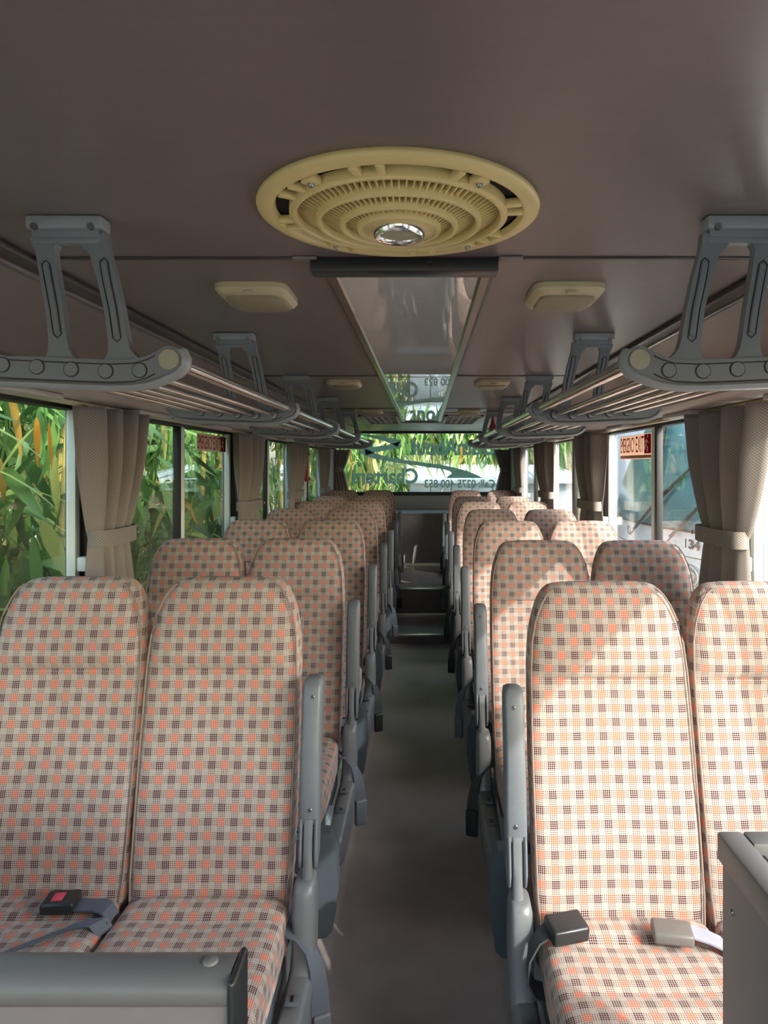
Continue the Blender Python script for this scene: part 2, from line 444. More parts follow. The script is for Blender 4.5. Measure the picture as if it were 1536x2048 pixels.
# windows
wn = 0
LATCH_DONE = []
for s, nm in ((-1, 'left'), (1, 'right')):
    for k, (ya, yb) in enumerate([(0.04, 2.46), (2.61, 4.35), (4.50, 6.22), (6.37, 8.08), (-1.9, -0.10)]):
        wn += 1
        fr = M()
        for (p, q) in ((ya, ya + 0.03), (yb - 0.03, yb)): fr.box(*sorted((s * (WX - 0.004), s * (WX + 0.05))), p, q, ZS, ZT, bev=0.004)
        for (p, q) in ((ZS, ZS + 0.03), (ZT - 0.025, ZT)): fr.box(*sorted((s * (WX - 0.004), s * (WX + 0.05))), ya, yb, p, q, bev=0.004)
        wo_ = fr.obj('window_%d' % wn, BLACK)
        ordn = ['front', 'second', 'third', 'rear', 'driver-area'][k]
        struct(wo_, '%s sliding window in the %s side wall' % (ordn, nm), 'window')
        mid = 1.35 if k == 0 else ya + 0.83
        bx(*sorted((s * (WX - 0.002), s * (WX + 0.03))), yb - 0.062, yb - 0.03, ZS + 0.03, ZT - 0.025, bev=0.003).obj('frame_strip', WFRAME, wo_)
        bx(*sorted((s * (WX + 0.0), s * (WX + 0.03))), ya + 0.03, ya + 0.05, ZS + 0.03, ZT - 0.025, bev=0.003).obj('frame_strip', WFRAME, wo_)
        bx(*sorted((s * (WX - 0.004), s * (WX + 0.035))), mid, mid + 0.045, ZS + 0.03, ZT - 0.025, bev=0.003).obj('mullion', WFRAME, wo_)
        bx(*sorted((s * (WX - 0.002), s * (WX + 0.03))), mid - 0.03, mid, ZS + 0.03, ZT - 0.025, bev=0.002).obj('weather_strip', BLACK, wo_)
        g = GLASS if s < 0 else GLASSR
        bx(*sorted((s * (WX + 0.012), s * (WX + 0.016))), ya + 0.03, mid, ZS + 0.03, ZT - 0.025).obj('pane', g, wo_)
        bx(*sorted((s * (WX + 0.022), s * (WX + 0.026))), mid + 0.03, yb - 0.03, ZS + 0.03, ZT - 0.025).obj('pane', g, wo_)
        lt = bx(*sorted((s * (WX - 0.035), s * (WX - 0.003))), yb - 0.055, yb - 0.005, 1.135, 1.185, bev=0.005).obj('latch', WFRAME, wo_)

# rear: bulkhead, shelf, wall with the big window
rw = M()
rw.box(-WX, WX, 8.13, 8.17, 0.05, 0.943); rw.box(-WX, WX, 8.17, 8.95, 0.9, 0.943); rw.box(-WX, WX, 8.86, 8.95, 0.943, 1.165)
rw.box(-WX, -1.11, 8.86, 8.95, 1.165, 2.0); rw.box(1.11, WX, 8.86, 8.95, 1.165, 2.0); rw.box(-1.11, 1.11, 8.86, 8.95, 1.93, 2.0)
wb = rw.obj('wall_back', REARM); struct(wb, 'grey rear wall with shelf under the back window', 'wall')
bx(-0.3, 0.3, 8.12, 8.13, 0.37, 0.93).obj('panel', pmat('rear_bulkhead_vinyl', srgb(150, 144, 144), 0.5), wb)
bx(-1.1, 1.1, 8.10, 8.14, 0.925, 0.95, bev=0.006).obj('shelf_edge', REARM, wb)
bx(-1.1, 1.1, 8.845, 8.862, 0.96, 1.0, bev=0.004).obj('moulding', REARM, wb)
for xx in (-0.42, -0.1, 0.22, 0.5, -0.62, 0.7):
    for zz in (1.015, 1.13): bx(xx - 0.006, xx + 0.006, 8.852, 8.862, zz - 0.006, zz + 0.006, bev=0.003).obj('screw', BLACK, wb)
for s in (-1, 1):
    bx(*sorted((s * 1.10, s * WX)), 8.10, 8.86, 0.943, 1.7).obj('corner_panel', REARM, wb)
# rear window
def rrect(hx, z0, z1, r, n=7):
    pts = []
    for cx, cz, a0 in ((hx - r, z1 - r, 0), (-hx + r, z1 - r, 90), (-hx + r, z0 + r, 180), (hx - r, z0 + r, 270)):
        for i in range(n + 1):
            a = math.radians(a0 + 90 * i / n); pts.append((cx + r * math.cos(a), cz + r * math.sin(a)))
    return pts
o_ = rrect(1.145, 1.12, 1.975, 0.16); i_ = rrect(1.095, 1.165, 1.93, 0.13)
n = len(o_)
fr = M().loft([[(x, 8.84, z) for x, z in o_], [(x, 8.84, z) for x, z in i_], [(x, 8.93, z) for x, z in i_], [(x, 8.93, z) for x, z in o_]], cap=False)
rwin = fr.obj('window_%d' % (wn + 1), BLACK); struct(rwin, 'wide rear window with black rubber surround', 'window')
M().poly([(x, 8.895, z) for x, z in rrect(1.10, 1.16, 1.935, 0.13)], (0, 0.005, 0)).obj('pane', GLASS, rwin)
hd = M().tube([(-1.0, 8.70, 1.93), (1.0, 8.70, 1.93)], 0.035, 12, up=(0, 1, 0)).obj('trim_5', DTRIM)
struct(hd, 'dark padded roll above the rear window', 'trim')
# front of the bus, behind the photographer
wf = M(); wf.box(-WX, WX, Y0 - 0.06, Y0, -0.08, 0.8); wf.box(-WX, -1.08, Y0 - 0.06, Y0, 0.8, 2.0); wf.box(1.08, WX, Y0 - 0.06, Y0, 0.8, 2.0); wf.box(-1.08, 1.08, Y0 - 0.06, Y0, 1.8, 2.0)
struct(wf.obj('wall_front', WALLM), 'front wall of the bus with windscreen opening', 'wall')
wsn = bx(-1.08, 1.08, Y0 - 0.04, Y0 - 0.035, 0.8, 1.8).obj('window_%d' % (wn + 2), GLASS); struct(wsn, 'windscreen of the bus at its front end', 'window')
struct(bx(-1.3, 1.3, Y0 - 0.1, Y1 + 0.06, 2.0, 2.06).obj('roof', WALLM), 'outer roof skin of the bus', 'roof')

# lettering and road picture on the rear glass (reads from outside)
YG = 8.893
dec = empty('rear_window_lettering', (0, YG, 1.16)); tag(dec, 'green lettering and winding road decal on the rear window', 'decal')
def gl(p): return (p[0], YG, p[1])
def dtext(body, xa, xb, ya, yb, nm, bold=0.0):
    x1, x0 = px(xb, YG), px(xa, YG); z0, z1 = pz(yb, YG), pz(ya, YG)
    o = text_obj(body, x1 - x0, z1 - z0, (x1, YG, z0), (-1, 0, 0), (0, 0, 1), DECAL, nm, None, 0.002, bold)
    o.parent = dec; o.matrix_parent_inverse = Matrix.Translation((0, -YG, -1.16)); return o
dtext('OutnAbout', 820, 992, 876, 911, 'lettering', 0.03)
dtext('Charters', 703, 836, 936, 968, 'lettering', 0.03)
dtext('Call: 0275 400 853', 849, 990, 959, 976, 'lettering', 0.025)
def z1c(x, y): return (px(660 + x / 7.68, YG), pz(850 + y / 7.68, YG))
def z2c(x, y): return (px(860 + x / 7.68, YG), pz(830 + y / 7.68, YG))
u = YG / F / 7.68
road = M()
road.ribbon([z1c(380, 135), z1c(600, 165), z1c(800, 205), z1c(960, 245), z1c(1060, 285)], [5 * u, 18 * u, 30 * u, 45 * u, 55 * u], YG - 0.002, YG)
road.ribbon([z1c(1085, 290), z1c(1040, 312), z1c(880, 345), z1c(700, 375), z1c(540, 410)], [40 * u, 45 * u, 40 * u, 42 * u, 60 * u], YG - 0.0022, YG)
road.ribbon([z1c(480, 400), z1c(560, 425), z1c(700, 480), z1c(900, 525), z1c(1150, 565), z1c(1400, 600), z1c(1536, 625)],
            [35 * u, 50 * u, 40 * u, 32 * u, 28 * u, 30 * u, 32 * u], YG - 0.0024, YG)
road.poly([(q[0], YG - 0.0023, q[1]) for q in [z2c(*w_) for w_ in ((-10, 742), (130, 755), (350, 800), (520, 845), (650, 890), (740, 930), (810, 968), (240, 968), (300, 925), (335, 895), (300, 862), (200, 832), (-10, 806))]], (0, 0.0023, 0))
o = road.obj('road_picture', DECAL); o.parent = dec; o.matrix_parent_inverse = Matrix.Translation((0, -YG, -1.16))
for pa, pb, h_ in ((z1c(775, 498), z1c(820, 508), 5), (z1c(880, 518), z1c(930, 527), 5), (z1c(1000, 536), z1c(1040, 543), 5), (z1c(1240, 568), z1c(1290, 575), 6), (z2c(60, 775), z2c(120, 785), 6), (z2c(170, 793), z2c(240, 806), 8), (z2c(290, 815), z2c(355, 835), 10), (z2c(405, 852), z2c(465, 885), 12), (z1c(880, 330), z1c(925, 322), 5), (z1c(780, 352), z1c(810, 347), 4), (z2c(545, 840), z2c(610, 880), 9), (z2c(610, 880), z2c(665, 930), 10)):
    o = M().ribbon([pa, pb], h_ * u, YG - 0.004, YG - 0.0025).obj('lane_dash', DECALW); o.parent = dec; o.matrix_parent_inverse = Matrix.Translation((0, -YG, -1.16))

# ------------------------------------------------------------------ seats
def sgnp(v, e): return math.copysign(abs(v) ** e, v)
def interp(tab, t):
    for (a, b) in zip(tab, tab[1:]):
        if t <= b[0]:
            k = (t - a[0]) / (b[0] - a[0]) if b[0] > a[0] else 0
            return a[1] + (b[1] - a[1]) * k
    return tab[-1][1]
SL = 0.216
def back_front_y(z): return (z - 1.195) * SL
def make_back(cx, seed):
    """upholstered backrest, front faces -y; top-front at y=0"""
    rnd = random.Random(seed)
    hwT = [(0.38, .188), (0.5, .197), (0.8, .199), (0.98, .197), (1.06, .192), (1.11, .182), (1.15, .168), (1.175, .155), (1.19, .138), (1.197, .115), (1.199, .08)]
    thT = [(0.38, .10), (0.9, .10), (1.1, .085), (1.16, .07), (1.185, .05), (1.195, .025), (1.199, .008)]
    zs = [0.38 + 0.03 * i for i in range(19)] + [0.935, 0.955, 0.965, 0.972, 0.979, 0.99, 1.01, 1.04, 1.07, 1.10, 1.125, 1.145, 1.16, 1.172, 1.182, 1.19, 1.195, 1.198, 1.199]
    N = 44; rings = []; uvs = []; vv = 0; prev = None
    for z in zs:
        hw = interp(hwT, z); th = interp(thT, z)
        yf = back_front_y(z)
        head = 0.016 * max(0, min(1, (z - 0.972) / 0.03)) - 0.010 * math.exp(-((z - 0.972) / 0.010) ** 2)
        yc = yf + 0.05
        ring = []; us = []; lastp = None; acc = 0
        e = 2 / 6.5
        for k in range(N):
            a = -PI / 2 + 2 * PI * (k + 0.0) / N
            x = hw * sgnp(math.cos(a), e); d = th / 2 * sgnp(math.sin(a), e)
            if d < 0:
                q = x / hw
                d += (0.012 * (1 - q * q) if z < 0.965 else 0.0) - head * (1 - q ** 6) * 0.8
                if 0.5 < z < 0.75: d -= 0.006 * math.sin((z - 0.5) / 0.25 * PI)
            ring.append((cx + x, yc + d, z)); 
        # perimeter u measured from the front centre both ways
        acc = [0.0] * N
        for k in range(1, N // 2 + 1):
            p, q = ring[k - 1], ring[k]; acc[k] = acc[k - 1] + math.hypot(p[0] - q[0], p[1] - q[1])
        for k in range(N - 1, N // 2, -1):
            p, q = ring[(k + 1) % N], ring[k]; acc[k] = acc[(k + 1) % N] - math.hypot(p[0] - q[0], p[1] - q[1])
        if prev: vv += math.hypot(z - prev[0], yf - prev[1])
        if z > 1.16 and prev: vv += (interp(thT, prev[0]) - th) * 0.5
        prev = (z, yf)
        rings.append(ring); uvs += [(acc[k] + 0.5 + seed * 0.0325 * 1.5, vv) for k in range(N)]
    return M().loft(rings, True, uvs)
def make_piping(cx):
    m = M()
    hwT = [(0.40, .186), (0.5, .193), (0.8, .195), (0.98, .193), (1.06, .188), (1.11, .178), (1.15, .162), (1.175, .146), (1.187, .13)]
    L = [(cx - w, back_front_y(z) + 0.004, z) for z, w in hwT]; R = [(cx + w, back_front_y(z) + 0.004, z) for z, w in reversed(hwT)]
    for pth in (L, R): m.tube(pth, 0.0026, 6)
    return m
def make_cushion(cx, seed):
    N = 40; rings = []; uvs = []
    ys = [-0.145, -0.15, -0.16, -0.175, -0.2, -0.222, -0.235, -0.248, -0.27, -0.30, -0.34, -0.375, -0.39, -0.405, -0.44, -0.48, -0.52, -0.55, -0.575, -0.595, -0.61, -0.62, -0.624]
    hT = [(0.145, .05), (0.16, .066), (0.5, .07), (0.55, .066), (0.59, .05), (0.615, .03), (0.624, .012)]
    wT = [(0.145, .185), (0.17, .197), (0.3, .2), (0.5, .2), (0.58, .19), (0.61, .17), (0.624, .13)]
    e = 2 / 5.0; v = 0; py = None
    for y in ys:
        t = -y; h = interp(hT, t); hw = interp(wT, t); zc = 0.392 - (0.0 if t < 0.5 else (t - 0.5) * 0.25)
        crease = -0.012 * math.exp(-((t - 0.235) / 0.012) ** 2) - 0.012 * math.exp(-((t - 0.39) / 0.012) ** 2)
        ring = []
        for k in range(N):
            a = PI / 2 - 2 * PI * k / N
            x = hw * sgnp(math.cos(a), e); z = h * sgnp(math.sin(a), e)
            if z > 0:
                q = x / hw; z += (0.006 - 0.012 * (1 - q * q) * (1 if 0.24 < t < 0.39 else .3)) + crease * (1 - q ** 4)
            ring.append((cx + x, y, zc + z))
        acc = [0.0] * N
        for k in range(1, N // 2 + 1):
            p, q = ring[k - 1], ring[k]; acc[k] = acc[k - 1] + math.hypot(p[0] - q[0], p[2] - q[2])
        for k in range(N - 1, N // 2, -1):
            p, q = ring[(k + 1) % N], ring[k]; acc[k] = acc[(k + 1) % N] - math.hypot(p[0] - q[0], p[2] - q[2])
        if py is not None: v += abs(y - py) * (1.0 if t < 0.55 else 1.6)
        py = y; rings.append(ring); uvs += [(acc[k] + 0.5 + seed * 0.0325 * 1.5, v) for k in range(N)]
    return M().loft(rings, True, uvs)
def rsec(cx, hw, cy, hd, z, e=0.4, n=20):
    return [(cx + hw * sgnp(math.cos(2 * PI * k / n), e), cy + hd * sgnp(math.sin(2 * PI * k / n), e), z) for k in range(n)]

AX = 0.247          # armrest centre line
def seat_meshes():
    """left-hand pair (aisle on +x side): centre lines at -0.49 and -0.89"""
    d = {}
    d['back_a'] = make_back(-0.49, 1).mesh('backrest', FAB, 60); d['back_w'] = make_back(-0.893, 2).mesh('backrest', FAB, 60)
    d['pip_a'] = make_piping(-0.49).mesh('piping', FAB); d['pip_w'] = make_piping(-0.893).mesh('piping', FAB)
    d['cus_a'] = make_cushion(-0.49, 1).mesh('cushion', FAB, 60); d['cus_w'] = make_cushion(-0.893, 2).mesh('cushion', FAB, 60)
    return d
def arm_y(z): return -0.155 + (z - 0.55) * 0.20
def make_pair(side):
    """side -1 = left of the aisle, +1 = right; origin on the floor line of the row, y=0 at the top of the backrest front"""
    sg = 1 if side < 0 else -1
    def fin(mm): return mm if sg == 1 else mm.mirror_x()
    root = empty('double_seat')
    for nm, c, sd in (('a', -0.49, 1), ('w', -0.893, 2)):
        b = fin(make_back(c, sd)).obj('backrest', FAB, root, 60)
        fin(make_piping(c)).obj('piping', PIPE, b)
        fin(make_cushion(c, sd)).obj('cushion', FAB, root, 60)
    # armrest, folded up beside the backrest
    pad = M(); rings = []
    for z, hw, hd in ((0.632, .024, .028), (0.64, .0255, .031), (0.70, .0255, .033), (0.76, .025, .034), (0.82, .024, .036), (0.90, .0245, .036), (0.945, .0245, .034), (0.96, .022, .028), (0.966, .014, .018), (0.967, .004, .006)):
        rings.append(rsec(-AX, hw, arm_y(z) + (0.008 if z < .75 else 0), hd, z))
    pad.loft(rings); arm = fin(pad).obj('armrest', GREY, root, 50)
    for z in (0.665, 0.775, 0.925):
        yy = arm_y(z) - (0.034 if z > .8 else 0.024)
        mm = M().lathe([(0, 0.0015), (0.0042, 0.0015), (0.0055, 0), (0.0055, -0.006)], 12).move(Matrix.Translation((-AX + 0.003, yy, z)) @ Matrix.Rotation(PI / 2, 4, 'X'))
        fin(mm).obj('screw', STEEL, arm)
    for dx in (-0.0185, 0.0185):
        rings = [rsec(-AX + dx, .006 if z > .545 else .004, arm_y(z) + 0.006, hd, z, .6, 12) for z, hd in ((0.53, .012), (0.538, .022), (0.56, .028), (0.60, .031), (0.645, .031))]
        fin(M().loft(rings)).obj('fork_cheek', GREY, arm, 50)
    fin(M().loft([rsec(-AX, .0125, arm_y(.64) + .0, .026, .645, .5, 12), rsec(-AX, .0125, arm_y(.6), .026, .60, .5, 12), rsec(-AX, .012, arm_y(.55), .022, .555, .5, 12), rsec(-AX, .0135, arm_y(.5), .02, .49, .5, 12)])).obj('pivot_post', GREY2, arm, 50)
    fin(bx(-AX - .0125, -AX + .0125, arm_y(.6) + .004, arm_y(.6) + .028, 0.56, 0.632)).obj('pivot_recess', BLACK, arm)
    # moulded side cover: column then sweep forward to a rounded nose
    rings = []
    for (y, z, hw, hh, tilt) in ((-0.162, 0.512, .018, .030, 0), (-0.163, 0.508, .023, .038, 0), (-0.165, 0.49, .0265, .045, 0), (-0.168, 0.43, .028, .048, 0), (-0.175, 0.36, .028, .05, 8), (-0.198, 0.315, .029, .056, 28), (-0.25, 0.275, .030, .062, 55), (-0.33, 0.245, .031, .066, 72), (-0.42, 0.225, .032, .068, 80), (-0.48, 0.215, .031, .062, 86), (-0.515, 0.21, .027, .048, 90), (-0.53, 0.208, .017, .028, 90), (-0.533, 0.208, .006, .008, 90)):
        t = math.radians(tilt); ring = []
        for k in range(20):
            a = 2 * PI * k / 20; lx = hw * sgnp(math.cos(a), .5); ly = hh * sgnp(math.sin(a), .55)
            ring.append((-0.252 - 0.012 * max(0, (-y - .17) / .3) + lx, y + ly * math.cos(t), z - ly * math.sin(t) * -1))
        rings.append(ring)
    sc = fin(M().loft(rings)).obj('side_cover', GREY2, root, 50)
    for (y, z) in ((-0.30, 0.318), (-0.40, 0.295)):
        fin(bx(-0.275, -0.243, y - 0.018, y + 0.012, z - 0.006, z + 0.003, bev=0.004).move(Matrix.Identity(4))).obj('slot', GREY, sc)
        fin(bx(-0.262, -0.256, y - 0.012, y + 0.006, z + 0.001, z + 0.0045)).obj('slot_opening', BLACK, sc)
    # dark cover plate behind the column, legs, frame
    pl = M().poly([(-0.275, 0.05, 0.50), (-0.225, 0.055, 0.495), (-0.208, 0.07, 0.43), (-0.205, 0.085, 0.33), (-0.222, 0.09, 0.21), (-0.24, 0.09, 0.19), (-0.275, 0.085, 0.19)], (0, 0.05, 0))
    fin(pl).obj('rear_cover', DGREY, root)
    for (y0, y1, yy0, yy1) in ((-0.10, 0.05, -0.17, 0.09), (-0.5, -0.40, -0.50, -0.38)):
        lg = M().poly([(-0.285, y0, 0.31), (-0.285, y1, 0.31), (-0.285, yy1, 0.05), (-0.285, yy0, 0.05)], (-0.022, 0, 0))
        fin(lg).obj('leg', LEGM, root)
        lg = M().poly([(-1.02, y0, 0.31), (-1.02, y1, 0.31), (-1.02, yy1, 0.05), (-1.02, yy0, 0.05)], (-0.022, 0, 0))
        fin(lg).obj('leg', LEGM, root)
    fin(bx(-0.315, -0.283, -0.55, 0.12, 0.0505, 0.062)).obj('floor_rail', LEGM, root)
    fin(bx(-1.08, -0.30, -0.56, -0.16, 0.27, 0.325, bev=0.008)).obj('seat_frame', DGREY, root)
    fin(bx(-1.08, -0.30, -0.13, -0.02, 0.30, 0.385, bev=0.02)).obj('rear_rail', DGREY, root)
    return root
def strap(pts, w, th=0.0025, wd=(1, 0, 0)):
    """flat webbing along pts; wd is the width direction (vector or a list of vectors)"""
    rings = []
    for i, p in enumerate(pts):
        p = Vector(p); a = Vector(pts[min(i + 1, len(pts) - 1)]) - Vector(pts[max(i - 1, 0)])
        ww = Vector(wd[i] if isinstance(wd, list) else wd).normalized(); nn = a.cross(ww).normalized()
        ww = ww * w / 2; nn = nn * th / 2
        rings.append([p + ww + nn, p - ww + nn, p - ww - nn, p + ww - nn])
    return M().loft(rings)
def buckle(parent, loc, rot, mat, button=False, size=(0.062, 0.085, 0.022)):
    w, l, h = size
    T = Matrix.Translation(loc) @ rot
    b = M().box(-w / 2, w / 2, -l / 2, l / 2, -h / 2, h / 2, bev=min(.007, h * .3), seg=3).move(T).obj('buckle', mat, parent, 50)
    if button:
        M().box(-.016, .016, -l * .1, l * .24, h * .42, h * .56, bev=.002).move(T).obj('release_button', PINK, parent)
    return b

# seat belts generic (hanging over the aisle-side cover)
def aisle_belt(root, side, mat, dz=0.0):
    sg = 1 if side < 0 else -1
    pts = [(-0.315, -0.20, 0.40), (-0.292, -0.205, 0.41), (-0.265, -0.21, 0.40), (-0.235, -0.215, 0.372), (-0.217, -0.22, 0.33), (-0.210, -0.222, 0.28 - dz * .5), (-0.207, -0.223, 0.235 - dz)]
    wd_ = [(0, 1, .1), (0, 1, .1), (0, 1, 0), (.25 * sg, 1, 0), (.6 * sg, .8, 0), (.9 * sg, .5, 0), (.9 * sg, .45, 0)]
    st = strap([(p[0] * sg, p[1], p[2]) for p in pts], 0.044, 0.003, wd_)
    b = st.obj('seat_belt', mat, root)
    buckle(b, (-0.206 * sg, -0.223, 0.20 - dz), Matrix.Rotation(sg * .45, 4, 'Z') @ Matrix.Rotation(PI / 2, 4, 'X'), GREY if mat is BELT else BLACKP, False, (0.045, 0.095, 0.022))
LD, RD = 1.85, 1.77
rows = ['front', 'second', 'third', 'fourth', 'fifth', 'sixth', 'rearmost']
protoL = make_pair(-1); protoR = make_pair(1)
extraL = {0: 'with a pink-buttoned buckle on its cushion', 2: '', 4: ''}
PAIRS = {}
for i, r in enumerate(rows):
    for side, proto, D in ((-1, protoL, LD), (1, protoR, RD)):
        o = proto if i == 0 else None
        if i: o = copy_tree(proto)
        PAIRS[(side, i)] = o
for (side, i), o in PAIRS.items():
    D = (LD if side < 0 else RD) + i
    o.location = (0, D, 0.0 if i < 6 else 0.025)
    nm = 'left' if side < 0 else 'right'
    lab = {(-1, 0): 'front pair of orange check seats left of the aisle, behind low grey partition',
           (1, 0): 'front pair of sunlit orange check seats right of the aisle, beside dark-topped box'}.get((side, i), '%s pair of orange check seats from the front, %s of the aisle' % (rows[i], nm) if i < 6 else 'rearmost pair of orange check seats %s of the aisle, below the back window' % nm)
    tag(o, lab, 'seat', 'double seats in rows on the %s of the aisle' % nm)
    if i == 0 and side < 0: aisle_belt(o, side, BELT, 0.02)
    elif i > 0: aisle_belt(o, side, BELT if (i + side) % 3 == 0 else BELTB, 0.0 if i % 2 else 0.03)
# belts lying on the front-row cushions
o = PAIRS[(-1, 0)]
b1 = strap([(-0.685, -0.235, 0.455), (-0.70, -0.23, 0.475), (-0.725, -0.222, 0.478), (-0.75, -0.217, 0.474), (-0.79, -0.212, 0.474)], 0.045, 0.004, (0.15, 1, 0)).obj('seat_belt', BELT, o)
buckle(b1, (-0.815, -0.215, 0.480), Matrix.Rotation(math.radians(96), 4, 'Z'), BLACKP, True, (0.062, 0.075, 0.026))
strap([(-0.69, -0.262, 0.44), (-0.705, -0.268, 0.468), (-0.74, -0.28, 0.470), (-0.80, -0.32, 0.466), (-0.86, -0.375, 0.468), (-0.93, -0.44, 0.470), (-0.99, -0.49, 0.465)], 0.042, 0.004, (0.7, 1, 0)).obj('seat_belt', BELT, o)
o = PAIRS[(1, 0)]
b2 = strap([(0.30, -0.26, 0.36), (0.272, -0.26, 0.37), (0.256, -0.258, 0.40), (0.262, -0.25, 0.44), (0.285, -0.24, 0.472), (0.305, -0.235, 0.48)], 0.05, 0.004, (0.1, 1, 0.1)).obj('seat_belt', BELTB, o)
buckle(b2, (0.345, -0.235, 0.486), Matrix.Rotation(math.radians(-75), 4, 'Z') @ Matrix.Rotation(math.radians(8), 4, 'Y'), BLACKP, False, (0.06, 0.085, 0.036))
b3 = strap([(0.70, -0.27, 0.44), (0.675, -0.262, 0.47), (0.65, -0.25, 0.476), (0.62, -0.24, 0.480), (0.61, -0.236, 0.484)], 0.045, 0.004, (0.2, 1, 0)).obj('seat_belt', pmat('seat_belt_lavender', srgb(150, 152, 172), 0.6), o)
buckle(b3, (0.575, -0.24, 0.480), Matrix.Rotation(math.radians(80), 4, 'Z'), BUCKG, False, (0.06, 0.085, 0.026))

# ------------------------------------------------------------------ luggage racks
U = 1.2 / F
def bp(x, y): return (px(x, 1.2), pz(y, 1.2))
BR = [1.2, 2.25, 3.31, 4.38, 5.45]
HOLES = [(15, 732), (83, 736), (151, 741), (219, 744.6), (286, 743)]
KNOB = (345, 722)
def bracket_parts():
    d = []
    body = M()
    # ceiling flange, cross bar, legs
    x0, z0 = bp(62, 474); x1, z1 = bp(207, 438)
    body.box(x0 + .006, x1 - .002, -0.012, 0.02, z0 - .004, ZC, bev=.004)
    body.box(bp(72, 0)[0], bp(206, 0)[0], -0.011, 0.011, bp(0, 490)[1], bp(0, 470)[1], bev=.003)
    body.ribbon([bp(94, 478), bp(94, 490), bp(95, 505), bp(104, 560), bp(114, 620), bp(121, 680), bp(123, 702), bp(124, 714), bp(124, 728)], [28 * U, 25 * U, 18 * U, 17 * U, 17 * U, 18 * U, 21 * U, 27 * U, 44 * U], -0.010, 0.010)
    body.ribbon([bp(190, 478), bp(195, 490), bp(202, 505), bp(218, 560), bp(231, 620), bp(240, 680), bp(243, 702), bp(245, 714), bp(246, 728)], [28 * U, 25 * U, 19 * U, 18 * U, 18 * U, 19 * U, 22 * U, 29 * U, 46 * U], -0.010, 0.010)
    # tray bar with up-curved inner end
    cl = [(-107, 712), (-95, 724), (-70, 734), (-20, 739), (60, 741), (150, 745), (230, 748), (275, 747), (305, 741), (328, 732), (345, 722), (356, 716)]
    hw = [14, 18, 22, 25, 26, 26, 26, 26, 27, 28, 28, 20]
    body.ribbon([bp(*q) for q in cl], [h * U for h in hw], -0.014, 0.014)
    c = bp(*KNOB)
    body.add(*_cyl((c[0], -0.016, c[1]), (c[0], 0.016, c[1]), 28 * U, 24))
    rim = M().tube([(bp(x, y + h)[0], 0, bp(x, y + h)[1]) for (x, y), h in zip(cl[:10], hw)] + [(c[0] + 28 * U * math.sin(math.radians(t)), 0, c[1] - 28 * U * math.cos(math.radians(t))) for t in (30, 65, 100, 135)], 0.0085, 8, up=(0, 1, 0), ell=(1, 2.2))
    return body, rim
def _cyl(a, b, r, n=16):
    a, b = Vector(a), Vector(b); d = (b - a).normalized(); u_ = d.orthogonal().normalized(); w_ = d.cross(u_)
    v = [a + (u_ * math.cos(2 * PI * k / n) + w_ * math.sin(2 * PI * k / n)) * r for k in range(n)] + [b + (u_ * math.cos(2 * PI * k / n) + w_ * math.sin(2 * PI * k / n)) * r for k in range(n)]
    f = [tuple(range(n)), tuple(range(2 * n - 1, n - 1, -1))] + [(k, n + k, n + (k + 1) % n, (k + 1) % n) for k in range(n)]
    return v, f
def cyl(a, b, r, n=16): return M().add(*_cyl(a, b, r, n))
